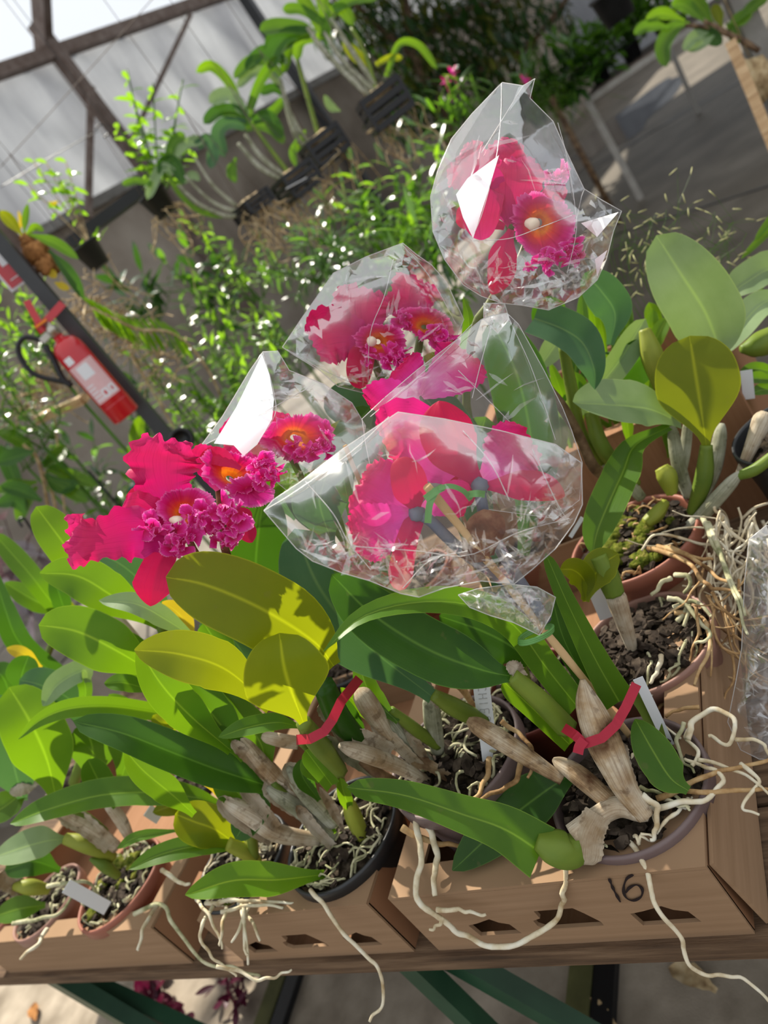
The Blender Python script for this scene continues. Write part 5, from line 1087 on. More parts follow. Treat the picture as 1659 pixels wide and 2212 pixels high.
# ================================================================== clear bags
def inside(p, poly):
    x, y = p; r = False; n = len(poly)
    for i in range(n):
        (x1,y1),(x2,y2) = poly[i], poly[(i+1) % n]
        if (y1 > y) != (y2 > y) and x < (x2-x1)*(y-y1)/(y2-y1)+x1: r = not r
    return r
def edged(p, poly):
    b = 1e9; n = len(poly); x, y = p
    for i in range(n):
        (x1,y1),(x2,y2) = poly[i], poly[(i+1) % n]; dx, dy = x2-x1, y2-y1; L = dx*dx+dy*dy
        t_ = max(0,min(1,((x-x1)*dx+(y-y1)*dy)/L)) if L else 0; b = min(b, math.hypot(x-x1-t_*dx, y-y1-t_*dy))
    return b
def bag(poly, d, bulge, cr, cell, label, seed=0, key='film', crump=None, glints=(), seams=(), group='clear plastic bags over the flowers', name='plastic_bag', dgrad=(0,0,0)):
    """two sheets of film joined round the outline, each bellied out and creased; cr(px,py) gives the crumple from 0 to 1"""
    rr = random.Random(seed); n = len(poly); P2 = []; 
    for i in range(n):
        (x1,y1),(x2,y2) = poly[i], poly[(i+1) % n]; k = max(1, int(math.hypot(x2-x1,y2-y1)/cell))
        for j in range(k): P2.append((x1+(x2-x1)*j/k, y1+(y2-y1)*j/k))
    nb = len(P2); xs = [p[0] for p in poly]; ys = [p[1] for p in poly]; dm = 0.0; inn = {0:[],1:[]}
    for sd in (0,1):
        y = min(ys)
        while y < max(ys):
            x = min(xs)
            while x < max(xs):
                c_ = cr(x,y); q = (x+rr.uniform(-.5,.5)*cell, y+rr.uniform(-.5,.5)*cell)
                if inside(q, P2) and edged(q, P2) > cell*.35: inn[sd].append(q)
                if c_ > .5:
                    for _ in range(2):
                        q = (x+rr.uniform(-.5,.5)*cell, y+rr.uniform(-.5,.5)*cell)
                        if inside(q, P2) and edged(q, P2) > cell*.3: inn[sd].append(q)
                x += cell
            y += cell
    base = lambda x, y: d + dgrad[0]*(x-dgrad[1])/1000 + dgrad[2]*(y-sum(ys)/len(ys))/1000
    mb = MB(); mx = max([edged(q, P2) for q in inn[0]] or [1])
    for sd in (0,1):
        pts = P2+inn[sd]; res = delaunay_2d_cdt([Vector(p) for p in pts], [(i,(i+1)%nb) for i in range(nb)], [], 0, 1e-4)
        vs, fs = res[0], res[2]; V3 = []; sgn = -1 if sd == 0 else 1
        for q in vs:
            e = min(1, edged((q.x,q.y), P2)/mx); c_ = cr(q.x,q.y)
            h = bulge*(1-(1-e)**1.8); j = (rr.gauss(0,1)*.0030*c_+rr.gauss(0,1)*.0004)*min(1, e*6) + bulge*.16*math.sin(q.x*.021+seed)*math.sin(q.y*.017+seed*2)*min(1,e*3)
            V3.append(P(q.x, q.y, base(q.x,q.y)+sgn*h+j))
        ff = []
        for f_ in fs:
            if len(f_) != 3: continue
            cx = sum(vs[i].x for i in f_)/3; cy = sum(vs[i].y for i in f_)/3
            if inside((cx,cy), P2): ff.append(tuple(f_))
        hard = set(f_ for f_ in ff if rr.random() < .22*(cr(sum(vs[i].x for i in f_)/3, sum(vs[i].y for i in f_)/3) > .35)); soft = [f_ for f_ in ff if f_ not in hard]
        b0 = len(mb.v); mb.add(V3, soft, None, True); mb.f += [tuple(i+b0 for i in f_) for f_ in hard]; mb.sm += [False]*len(hard)
    o = mb.build(name, key); tag(o, label, 'plastic bag', group)
    rim = MB(); C = [P(x,y,base(x,y)) for x,y in P2]; rim.tube(C+[C[0]], .00055, 5, False); rim.build('rim', 'seam', o)
    hh = lambda x, y: base(x,y)-bulge*(1-(1-min(1,edged((x,y),P2)/mx))**1.8)-.002
    sm = MB(); area = (max(xs)-min(xs))*(max(ys)-min(ys))
    for k in range(int(area/230)):
        x, y = rr.uniform(min(xs),max(xs)), rr.uniform(min(ys),max(ys)); c_ = cr(x,y)
        if not inside((x,y),P2) or rr.random() > (.75 if c_ > .75 else c_*.28+.012): continue
        a = rr.choice((rr.gauss(-.35,.5), rr.gauss(1.1,.5))); L = rr.uniform(18,80)*(1.3-.5*c_); q = []
        for t_ in (-.5,-.2,.1,.5): q.append((x+L*t_*math.cos(a)+rr.uniform(-4,4), y+L*t_*math.sin(a)+rr.uniform(-4,4)))
        if not all(inside(p,P2) for p in q): continue
        W_ = rr.uniform(1.0,5); top_ = []; bot = []
        for i,(x_,y_) in enumerate(q):
            wd = W_*(0.15,1,1,.15)[i]; top_.append(P(x_-wd*math.sin(a), y_+wd*math.cos(a), hh(x_,y_)-.0015)); bot.append(P(x_+wd*math.sin(a), y_-wd*math.cos(a), hh(x_,y_)+rr.uniform(-.004,.004)))
        sm.add(top_+bot, [(i,i+1,5+i,4+i) for i in range(3)], None, True)
    if sm.f: sm.build('crinkle', 'crink', o)['kind'] = 'stuff'
    if seams:
        sm = MB()
        for s in seams: sm.tube(spline([P(x,y,base(x,y)-bulge*(1-(1-min(1,edged((x,y),P2)/mx))**1.8)-.003) for x,y in s], 16), .0005, 5, False)
        sm.build('crease', 'seam', o)['kind'] = 'stuff'
    for s, kk in glints:
        fm = MB(); fm.add([P(*p) for p in s], [tuple(range(len(s)))], None, False); fm.build('fold', kk, o)  # flat facets added to imitate white sun glare on the film
    return o
def glint(poly, d, k=1.0):
    """corner depths of a flat glare facet added to the film, turned between the viewer and the sun"""
    cx = sum(p[0] for p in poly)/len(poly); cy = sum(p[1] for p in poly)/len(poly); c = P(cx,cy,d); V = (CAM-c).normalized()
    n_ = (V*(2-k)+SUN*k).normalized(); out = []
    for x,y in poly:
        r = ray(x,y); t_ = (c-CAM).dot(n_)/r.dot(n_); out.append((x,y,t_))
    return out
bag([(1155,170),(1130,185),(1085,178),(1020,245),(975,300),(945,370),(930,425),(935,500),(960,560),(1000,615),(1040,640),(1085,655),(1130,660),(1185,670),(1250,642),(1290,605),(1310,560),(1325,500),(1343,456),(1300,432),(1262,408),(1225,330),(1195,262),(1145,212)],
    .975, .055, lambda x,y: (.9 if y > 560 else (.7 if x > 1255 and y > 420 else (.55 if x < 1000 and y > 430 else .08))), 24, 'topmost clear bag round the tall flower, with a bright white reflection down its left side', 3,
    seams=[[(1083,180),(1082,250),(1072,340),(1045,450),(1020,515)],[(1205,265),(1225,340),(1240,430),(1245,500),(1225,590)],[(1240,500),(1255,430),(1262,410)],[(1022,520),(1100,515),(1170,490),(1235,465)],[(1130,185),(1090,250),(1040,330)]],
    glints=[(glint([(1078,335),(1060,395),(1022,515),(1000,470),(985,420),(1010,385)], .935, .75),'filmg'),(glint([(1080,180),(1020,245),(950,345),(938,420),(975,400),(985,330),(1040,240)], .95, .75),'filmg'),(glint([(1255,482),(1336,458),(1290,512)], .955, .85),'filmg'),(glint([(1110,622),(1200,604),(1155,622)], .94, .7),'filmg'),(glint([(1285,560),(1312,540),(1290,598)], .96, .8),'filmg'),(glint([(1120,188),(1152,174),(1100,240)], .96, .7),'filmg')])
bag([(610,750),(650,690),(720,590),(790,555),(870,525),(900,550),(932,572),(965,610),(1002,690),(985,730),(960,770),(900,800),(850,845),(790,850),(730,835),(690,800),(640,770)],
    1.03, .05, lambda x,y: (.8 if y > 790 or (x > 830 and y < 590) else (.4 if x < 690 and y > 700 else .08)), 24, 'clear bag over the two magenta flowers, below the topmost bag', 5,
    seams=[[(850,560),(830,640),(800,720),(795,830)],[(870,530),(930,600),(985,700)],[(620,755),(700,800),(800,845)]])
bag([(425,975),(480,900),(540,800),(568,760),(600,758),(625,800),(700,830),(760,870),(790,920),(780,970),(730,1010),(680,1045),(620,1060),(560,1010),(500,985)],
    .985, .05, lambda x,y: (.7 if y < 860 and x > 600 or y > 1000 else .10), 24, 'small clear bag left of the middle, with a dazzling white pleat', 6,
    seams=[[(568,762),(592,850),(590,905),(530,985)],[(425,970),(500,930),(590,880),(680,830)]],
    glints=[(glint([(566,765),(582,810),(592,862),(588,905),(556,960),(526,985),(505,962),(462,958),(510,880)], .94, .75),'filmg')])
bag([(1062,682),(1040,690),(985,735),(900,800),(830,860),(782,905),(790,960),(800,1010),(900,1040),(1050,1100),(1200,1120),(1252,1080),(1258,1000),(1235,930),(1215,880),(1175,800),(1120,700),(1095,676)],
    .90, .045, lambda x,y: (.85 if y > 1040 or y < 720 else (.45 if 880 < x < 1010 and 760 < y < 860 else .15)), 26, 'large clear bag with a pointed top, hanging behind the flowers seen from the back', 7,
    seams=[[(1065,690),(1040,780),(1020,860)],[(1020,700),(930,790),(800,900)],[(990,800),(1060,870),(1120,930)],[(1100,690),(1150,800),(1200,950)]])
bag([(570,1103),(590,1080),(650,1040),(740,970),(800,930),(860,890),(960,905),(1080,930),(1200,960),(1256,1000),(1258,1090),(1240,1130),(1200,1185),(1150,1230),(1110,1262),(1040,1255),(960,1270),(905,1290),(865,1282),(800,1255),(740,1238),(675,1212),(640,1185)],
    .765, .055, lambda x,y: (.95 if y > 1165 or (x > 1100 and y > 1080) else (.35 if x < 760 and y > 1120 else .10)), 26, 'largest clear bag, in front, holding two pink flowers seen from behind and a bamboo stake', 8, 'film',
    seams=[[(570,1103),(640,1060),(760,975),(840,900)],[(660,1040),(720,1110),(752,1170),(800,1230)],[(760,1180),(900,1190),(1010,1200),(1120,1150),(1230,1120)],[(1000,930),(1060,1000),(1100,1080)],[(1150,970),(1200,1080),(1230,1130)],[(870,1270),(930,1210),(1010,1190)]],
    glints=[(glint(q_, d_, k_),'filmg') for q_,d_,k_ in (([(736,1243),(745,1215),(752,1196),(758,1212),(754,1240)],.745,.6),([(905,1216),(935,1202),(962,1196),(940,1210)],.735,.7),([(645,1184),(690,1198),(740,1216),(690,1208)],.75,.7),([(985,1244),(1025,1232),(1062,1226),(1020,1240)],.745,.7),([(1195,1130),(1243,1098),(1224,1124)],.76,.7),([(752,1135),(762,1165),(760,1182),(752,1160)],.735,.7))])
bag([(990,1285),(1030,1272),(1100,1262),(1160,1268),(1200,1290),(1190,1330),(1165,1372),(1110,1345),(1060,1330),(1015,1312)], .80, .03, lambda x,y: 1.0, 17, 'gathered crumpled tail of the largest bag, tied round the stake', 9, 'filmc')
bag([(1655,1135),(1618,1165),(1608,1260),(1602,1400),(1590,1470),(1572,1560),(1600,1620),(1640,1640),(1720,1640),(1760,1400),(1740,1150)], .96, .05, lambda x,y: .75, 24, 'crumpled empty looking clear bag at the right edge of the table', 10, 'filmc', group='loose clear film')
bag([(1045,655),(1090,655),(1100,690),(1075,720),(1045,690)], .97, .015, lambda x,y: 1.0, 14, 'tied neck of the topmost bag, gathered round the flower stalk', 12, 'filmc')

# ================================================================== background
# --- post with fire extinguisher and sign
pc = P(255,818,2.42); t = thing('steel_post', (pc.x,pc.y,0), 'dark grey square steel post carrying the red fire extinguisher', 'post')
mb = MB(); rz = Matrix.Rotation(math.radians(32),3,'Z'); mb.box((pc.x,pc.y,1.62),(.042,.042,3.24),rz); mb.build('post', 'darksteel', t)
mb = MB(); mb.box((pc.x,pc.y,.006),(.16,.16,.012),rz); mb.build('base_plate', 'darksteel', t)
vdir = Vector((CAM.x-pc.x, CAM.y-pc.y, 0)).normalized(); sdir = Vector((-vdir.y, vdir.x, 0))
if sdir.dot(RT) < 0: sdir = -sdir
def local(o, a, b, c=0.0): return o + sdir*a + Vector((0,0,1))*b + vdir*c
ec = P(204,818,2.33); H_ = .29; r_ = .046
t = thing('fire_extinguisher', (ec.x,ec.y,ec.z-H_/2), 'red fire extinguisher hanging on the dark steel post', 'fire extinguisher')
mb = MB(); mb.lathe((ec.x,ec.y,ec.z-H_/2), [(0,0),(r_*.9,0),(r_,.006),(r_,H_-.045),(r_*.96,H_-.03),(r_*.8,H_-.013),(r_*.5,H_-.003),(.016,H_),(.016,H_+.012),(0,H_+.012)], 40); mb.build('cylinder', 'red', t)
mb = MB(); mb.lathe((ec.x,ec.y,ec.z-H_/2), [(r_*1.012,.052),(r_*1.012,.056)], 40); mb.build('weld_band', 'red', t)
top = Vector((ec.x,ec.y,ec.z+H_/2+.012))
mb = MB(); mb.lathe(top, [(0,0),(.017,0),(.017,.028),(.011,.034),(.011,.045),(0,.045)], 20); mb.bar(local(top,-.015,.018), local(top,-.045,.014), .018); mb.build('valve', 'brass', t)
mb = MB(); mb.bar(local(top,-.02,.045), local(top,.075,.062), .022, .008, vdir); mb.build('carry_handle', 'red', t)
mb = MB(); mb.bar(local(top,-.018,.05), local(top,.0,.125), .02, .007, vdir); mb.bar(local(top,-.02,.03), local(top,-.018,.06), .02); mb.build('squeeze_lever', 'red', t)
mb = MB(); mb.bar(local(top,-.03,.052,.012), local(top,.008,.052,.012), .014, .006); mb.build('safety_seal', 'orange', t)
mb = MB(); mb.lathe(local(top,.0,.02,.018), [(0,0),(.014,0),(.014,.008),(0,.008)], 18, vdir); mb.build('gauge', 'brass', t)
mb = MB(); mb.tube(spline([local(top,-.04,.014), local(top,-.075,.05), local(top,-.115,.03), local(top,-.125,-.04), local(top,-.085,-.10), local(top,-.06,-.125)], 26), .0075, 8)
mb.tube(spline([local(top,-.045,.0), local(top,-.055,-.05), local(top,-.07,-.10), local(top,-.066,-.135)], 14), .009, 8); mb.build('hose', 'black', t)
def wrap(a0, a1, z0, z1, key, name, parent, rr_=1.006, n=16, out=0.0):
    b0 = math.atan2(vdir.y, vdir.x); sgn = 1 if Vector((math.cos(b0+.1), math.sin(b0+.1), 0)).dot(sdir) > 0 else -1; v = []; f = []
    for i in range(n+1):
        th = b0+sgn*math.radians(a0+(a1-a0)*i/n)
        for z in (z0, z1): v.append((ec.x+r_*rr_*math.cos(th), ec.y+r_*rr_*math.sin(th), ec.z-H_/2+z))
    for i in range(n): f.append((2*i,2*i+2,2*i+3,2*i+1))
    mb = MB(); mb.add(v, f); return mb.build(name, key, parent)
L_ = wrap(-58, 52, .075, .205, 'labelred', 'label', t)
wrap(-30, 18, .155, .197, 'white', 'oval_mark', L_, 1.010); 
for a0, a1 in ((-12,14),(20,44)):
    wrap(a0, a1, .082, .108, 'white', 'pictogram_panel', L_, 1.010)
    wrap(a0+7, a1-9, .088, .102, 'red', 'pictogram', L_, 1.014)
for k in range(5): wrap(-52, -16 if k else 46, .084+.012*k, .088+.012*k, 'white', 'print_line', L_, 1.009)
wrap(-46, -14, .212, .236, 'white', 'inspection_sticker', t)
# sign on the post above it
sg = P(-29,524,2.33); t = thing('safety_sign', sg, 'red and white extinguisher sign on the post at the left edge', 'sign')
R_ = Matrix((sdir, vdir, Vector((0,0,1)))).transposed(); zc = sg.z
def sbox(a, b, w_, h_, c, key, name, par=None):
    mb = MB(); mb.box(local(sg,a,b,c), (w_,.003,h_), R_); return mb.build(name, key, par or t)
q = sbox(0,.0,.082,.30,0,'white','panel'); sbox(0,.0,.068,.286,.0022,'red','red_field'); sbox(0,.02,.024,.20,.0040,'white','white_bar')
sbox(0,-.122,.04,.003,.0040,'white','small_print'); sbox(0,.128,.05,.02,.0040,'white','arrow_head')
mb = MB(); c = P(392,950,2.1); ax = (CAM-c).normalized(); mb.lathe(c, [(0,-.03),(.034,-.03),(.034,.004),(.027,.008),(.022,.0),(.020,-.01),(0,-.01)], 28, ax); tag(mb.build('round_cap', 'black'), 'black ring shaped cap at the foot of the visible steel post', 'cap')

# --- helper plants
def lq(mb, p, d, L, W, droop, rr, seg=5):
    d = d.normalized(); s_ = d.cross(Vector((rr.uniform(-.4,.4), rr.uniform(-.4,.4), 1))).normalized(); n_ = s_.cross(d); v = []; f = []; uv = []
    c = p.copy(); dd = d.copy()
    for i in range(seg+1):
        u = i/seg; h = W/2*math.sin(PI*min(1,(u*.92+.06)))**.8
        s2 = dd.cross(n_).normalized() if abs(dd.dot(n_)) < .99 else s_
        for k in (-1,0,1): v.append(c+s_*(h*k)+n_*(-.25*h*(1-abs(k)))); uv.append((.5+.5*k, 1-u))
        dd = (dd+Vector((0,0,-droop/seg))).normalized(); c = c+dd*(L/seg)
    for i in range(seg):
        for k in range(2): f.append((i*3+k, i*3+k+1, i*3+k+4, i*3+k+3))
    mb.add(v, f, uv)
def cane(name, label, cat, base, tops, nl, L, W, key, droop=.8, skey='m', sr=.004, start=.25, seed=0, ground=None, spread=1.0, group=None, loc=None, key2=None):
    rr = random.Random(seed); gz = base.z if ground is None else ground
    t = thing(name, (base.x, base.y, gz), label, cat, group); st = MB(); fo = MB(); fo2 = MB()
    if ground is not None and base.z > ground+.01: st.tube([Vector((base.x,base.y,ground)), base], sr*1.6, 6)
    for tp in tops:
        mid = (base+tp)/2+Vector((rr.uniform(-.05,.05), rr.uniform(-.05,.05), rr.uniform(-.02,.05))); C = spline([base+Vector((rr.uniform(-.04,.04), rr.uniform(-.04,.04), 0)), mid, tp], 16)
        st.tube(C, [sr*(1-.6*i/16) for i in range(16)], 6); ph = rr.uniform(0,6.28)
        for k in range(nl):
            u = start+(1-start)*(k+rr.random()*.5)/nl; i = min(15, int(u*15)); p = C[i]; T = (C[min(i+1,15)]-C[max(i-1,0)]).normalized(); ph += PI+rr.uniform(-.5,.5)
            a = T.orthogonal().normalized(); b = T.cross(a); o = a*math.cos(ph)+b*math.sin(ph)
            lq(fo2 if (key2 and rr.random() < .4) else fo, p, o*spread+T*.7+Vector((rr.uniform(-.2,.2), rr.uniform(-.2,.2), rr.uniform(-.1,.3))), L*rr.uniform(.7,1.2), W*rr.uniform(.8,1.2), droop*rr.uniform(.5,1.3), rr)
        lq(fo, C[15], T+Vector((0,0,.2)), L*.8, W, droop*.5, rr)
    G_ = lambda q: 'G'+q if 'G'+q in M else q
    st.build('stems', skey, t); fo.build('foliage', G_(key), t)
    if key2 and fo2.v: fo2.build('foliage', G_(key2), t)
    return t
def pl(pts, d): return [P(x,y,d) for x,y in pts]
GP = 'thicket plants on the concrete bench'
TH_ = [
 ('leafy bush with glinting lance leaves between the topmost bag and the hanging baskets', (930,570), 3.7, [(775,400),(830,345),(885,335),(950,310),(905,400),(800,470),(760,440),(860,420),(940,440),(830,520)], 15, .125, .030, 'm', 'g', 1.0),
 ('airy plant with narrow silvery leaves left of the bush behind the middle bag', (690,610), 3.4, [(560,520),(620,480),(680,470),(720,520),(590,600),(640,640),(700,560),(560,590)], 20, .085, .010, 'b', 'm', 1.2),
 ('small bright yellow green sprig above the left hand bag', (605,770), 3.2, [(552,668),(540,690),(590,662),(575,700)], 11, .060, .014, 'g', None, .3),
 ('low spreading plant with small round bright leaves right of the extinguisher', (530,930), 3.0, [(350,790),(400,775),(425,845),(470,780),(520,745),(560,820),(445,720),(380,840),(480,860)], 22, .050, .020, 'g', 'm', .7),
 ('bright small leaved plant directly left of the unwrapped flowers', (430,1075), 2.8, [(295,935),(330,965),(380,915),(305,1000),(425,960),(350,1010),(270,980)], 16, .055, .016, 'g', 'm', .9),
 ('light green weed in front of the wall left of the extinguisher hose', (110,790), 2.9, [(8,590),(48,640),(40,720),(95,620),(20,690),(70,700)], 13, .062, .017, 'g', 'm', 1.0),
 ('weedy plant at the left edge under the extinguisher hose', (95,965), 2.7, [(0,745),(20,830),(60,765),(0,890),(110,850),(40,870)], 13, .062, .016, 'm', 'g', 1.0),
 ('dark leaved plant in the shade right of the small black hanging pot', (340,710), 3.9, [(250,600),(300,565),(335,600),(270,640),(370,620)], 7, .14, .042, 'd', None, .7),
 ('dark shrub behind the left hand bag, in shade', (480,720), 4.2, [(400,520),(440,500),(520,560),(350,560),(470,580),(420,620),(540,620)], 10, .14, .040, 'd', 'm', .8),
 ('dark strap leaved clump left of the middle bag', (800,660), 3.6, [(700,480),(740,520),(690,560),(760,470),(650,560),(720,600)], 9, .17, .024, 'd', 'b', 1.2),
 ('tuft of long green leaves between the middle bag and the topmost bag', (965,720), 2.7, [(870,560),(900,480),(960,560),(840,470),(930,520),(990,600)], 8, .16, .022, 'm', 'd', 1.0),
 ('small leafy weed just above the left hand bag pleat', (560,900), 2.6, [(480,790),(520,760),(560,800),(500,850),(600,740)], 12, .055, .016, 'm', 'g', 1.0),
 ('fine leaved plant at the right of the dark shrub', (640,830), 3.3, [(560,740),(600,700),(640,720),(530,800),(660,680)], 14, .07, .013, 'm', 'b', 1.0),
 ('tall fresh weeds filling the gap above the middle bag', (840,640), 3.5, [(740,400),(700,430),(760,350),(820,420),(880,450),(930,380),(980,420),(850,500)], 14, .10, .026, 'm', 'g', 1.0),
 ('light airy sprigs hanging below the tilted plate basket', (560,650), 3.6, [(400,470),(460,500),(500,540),(560,520),(430,600),(600,560),(520,590)], 13, .075, .016, 'g', 'm', .9),
 ('bright weed hugging the right side of the extinguisher post', (470,1000), 2.75, [(300,760),(340,830),(370,860),(400,880),(430,900),(330,800),(450,860)], 12, .050, .016, 'g', None, .9),
 ('pale weed patch in the middle distance above the frond', (520,860), 3.4, [(430,640),(480,660),(560,700),(500,700),(400,680),(620,720),(450,740)], 15, .065, .016, 'g', 'm', .8),
 ('grey leaved shoots above the middle bag', (770,650), 3.2, [(650,440),(690,400),(720,460),(660,500),(750,520),(780,470)], 10, .11, .020, 'b', 'm', 1.1),
 ('leafy weed at the far left below the sign', (60,880), 3.1, [(0,640),(30,690),(60,640),(110,720),(0,780),(80,790)], 12, .06, .018, 'g', 'm', .9),
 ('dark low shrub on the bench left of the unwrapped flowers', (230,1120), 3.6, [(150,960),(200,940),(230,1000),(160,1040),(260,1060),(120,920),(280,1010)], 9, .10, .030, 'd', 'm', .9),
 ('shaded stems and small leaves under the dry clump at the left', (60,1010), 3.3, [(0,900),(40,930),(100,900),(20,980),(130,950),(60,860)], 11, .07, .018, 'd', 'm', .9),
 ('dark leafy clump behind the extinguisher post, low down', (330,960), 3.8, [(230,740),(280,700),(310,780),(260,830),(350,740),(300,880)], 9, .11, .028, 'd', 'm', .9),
]
for i,(lb,b,d,tp,nl,L,W,k1,k2,dr) in enumerate(TH_):
    cane('leafy_plant', lb, 'plant', P(b[0],b[1],d), pl(tp,d), nl, L, W, k1, dr, seed=i+200, ground=BZ if P(b[0],b[1],d).z > BZ else None, key2=k2, group=GP)
t = thing('broad_leaf_plant', PZ(120,1290,BZ), 'shaded plant with long dark leaves at the left edge below the weeds', 'plant', GP)
for s in ('0,1048,2.6 45,1058,2.6 90,1082,2.6','-10,1000,2.6 30,985,2.6 72,975,2.6','0,960,2.7 20,1010,2.7 60,1100,2.65','170,1045,2.7 130,1050,2.7 95,1020,2.7','-10,1090,2.6 30,1080,2.6 55,1110,2.6','150,1010,2.8 120,1005,2.75 90,1000,2.7'):
    leaf(t, 'd', s, 34, 'lance', up=.4, fold=.3, nu=4, nv=12)
for s in ('-10,930,2.7 40,950,2.7 80,990,2.7','190,1085,2.7 150,1060,2.7 100,1030,2.7','40,1130,2.65 50,1090,2.65 80,1050,2.7','-10,1060,2.65 30,1050,2.65 80,1040,2.7','140,960,2.8 120,985,2.75 95,1010,2.7','210,1050,2.75 160,1030,2.75 100,1015,2.7'): leaf(t, 'm', s, 30, 'lance', up=.4, fold=.3, nu=4, nv=12)
mb = MB()
for s in ('50,960,2.65 90,1020,2.7 130,1290,2.9','95,1020,2.7 120,1100,2.8 130,1290,2.9'): mb.tube(spline(pp(s), 10), .006, 6)
mb.build('stems', 'straw', t)
leaf(thing('broad_leaf_plant', PZ(330,1080,BZ), 'single glowing upright leaf left of the unwrapped flowers', 'plant', GP), 'g', '305,898,2.5 296,940,2.5 308,985,2.5 330,1080,2.6', 34, 'ell', fold=.2)
cane('purple_leaf_plant', 'purple grey leaved creeper at the left edge beside the orchid leaves', 'plant', PZ(60,1300,BZ), pl([(10,1120),(60,1160),(20,1190),(90,1190),(110,1230),(30,1260),(70,1330),(0,1230),(40,1215),(80,1270),(0,1300),(100,1310),(0,1160)],3.0), 9, .16, .05, 's', .7, 'e', seed=301, group='purple leaved creepers')
cane('purple_leaf_plant', 'dark purple sprig on the bright floor under the left tray', 'plant', PZ(300,2110,.01), [PZ(x,y,.06) for x,y in ((325,2140),(350,2160),(375,2180),(398,2195))], 5, .075, .04, 'e', .2, 'e', seed=302, start=.5, group='purple leaved creepers')
cane('purple_leaf_plant', 'reddish purple sprig on the floor under the middle tray', 'plant', PZ(530,2130,.01), [PZ(x,y,.05) for x,y in ((460,2135),(490,2150),(480,2165),(510,2180),(520,2120))], 5, .055, .02, 'e', .2, 'e', seed=303, start=.4, group='purple leaved creepers')
# dry root clumps, mount and fern frond beside the post
def drygrass(label, pts, d, n, seed, key='straw', L=60, name='dry_root_clump', hang=None):
    rr = random.Random(seed); mb = MB(); c = P(pts[0][0], pts[0][1], d)
    for i in range(n):
        x, y = rr.choice(pts); x += rr.uniform(-30,30); y += rr.uniform(-30,30); a = rr.uniform(0,6.28); q = [P(x,y,d+rr.uniform(-.1,.1))]
        for k in range(4): a += rr.uniform(-.9,.9); x += math.cos(a)*L/4; y += math.sin(a)*L/4; q.append(P(x,y,d+rr.uniform(-.05,.05)))
        C = spline(q, 10); mb.tube(C, .0022, 4, False)
    if hang is not None: mb.tube(spline([P(*pts[0],d), P(*hang[:2],hang[2])], 4), .004, 5)
    o = mb.build(name, key); tag(o, label, 'dry roots', 'dry root clumps'); return o
drygrass('pale dry root clump left of the fire extinguisher base', [(110,830),(140,860),(90,850),(60,880)], 2.9, 60, 1, hang=(150,1200,3.2))
drygrass('dry root clump right of the post above the arching frond', [(185,655),(200,690),(230,650),(260,700)], 2.75, 60, 2, hang=(180,690,2.5))
drygrass('dry tangled roots between the post and the dark shrub', [(280,760),(330,790),(300,720),(360,800),(250,730)], 2.8, 70, 3, hang=(420,1000,3.0))
mb = MB(); mb.bar(P(84,905,2.8), P(182,862,2.75), .05, .03); mb.bar(P(182,862,2.75), Vector((pc.x,pc.y,P(182,862,2.75).z)), .02); tag(mb.build('wooden_mount', 'woodl'), 'pale broken wooden mount jutting left below the extinguisher', 'wooden mount')
t = thing('arching_frond', P(385,722,2.7), 'arching frond with a pale midrib right of the post', 'plant'); mb = MB(); C = spline(pp('200,664,2.62 240,685,2.62 300,712,2.65 375,722,2.7 450,800,2.9 520,960,3.2'), 26); mb.tube(C, .005, 6); mb.build('stalk', 'straw', t)
mb = MB(); rr = random.Random(5)
for i in range(0,17):
    lq(mb, C[i], Vector((0,0,-1))+RT*-.2+FW*rr.uniform(-.2,.2), .085, .022, .1, rr); lq(mb, C[i], Vector((.3,.2,.3))-RT*.5, .06, .016, .3, rr)
mb.build('leaflets', 'g', t)
# mounted orchid on a slat beside the sign
t = thing('mounted_orchid', P(45,530,2.3), 'orchid tied on a brown slat with coir, beside the extinguisher sign', 'mounted orchid')
mb = MB(); mb.bar(P(-15,455,2.36), P(83,582,2.36), .028, .02); mb.build('slat', 'rust', t)
mb = MB(); mb.bar(P(60,552,2.37), Vector((pc.x,pc.y,P(60,552,2.37).z)), .012); mb.build('bracket', 'rust', t)
mb = MB(); mb.blob(P(80,548,2.32), .034, 8, seed=3, amp=.3); mb.blob(P(102,575,2.32), .032, 8, seed=4, amp=.3); mb.blob(P(60,520,2.32), .022, 8, seed=5, amp=.3); mb.build('coir', 'cocoa', t)
for k,s,w_ in (('d','182,648,2.3 150,590,2.28 105,540,2.3',26),('m','170,560,2.3 120,525,2.3 62,506,2.3',24),('y','0,455,2.3 20,475,2.3 48,508,2.3',26),('m','60,440,2.3 55,470,2.3 52,505,2.3',14),('g','95,500,2.3 75,490,2.3 55,508,2.3',16),('o','122,600,2.3 112,590,2.3 100,575,2.3',18),('o','150,625,2.3 135,618,2.3 118,610,2.3',16)):
    leaf(t, k, s, w_, 'lance', fold=.3, nu=4, nv=12, up=.2)
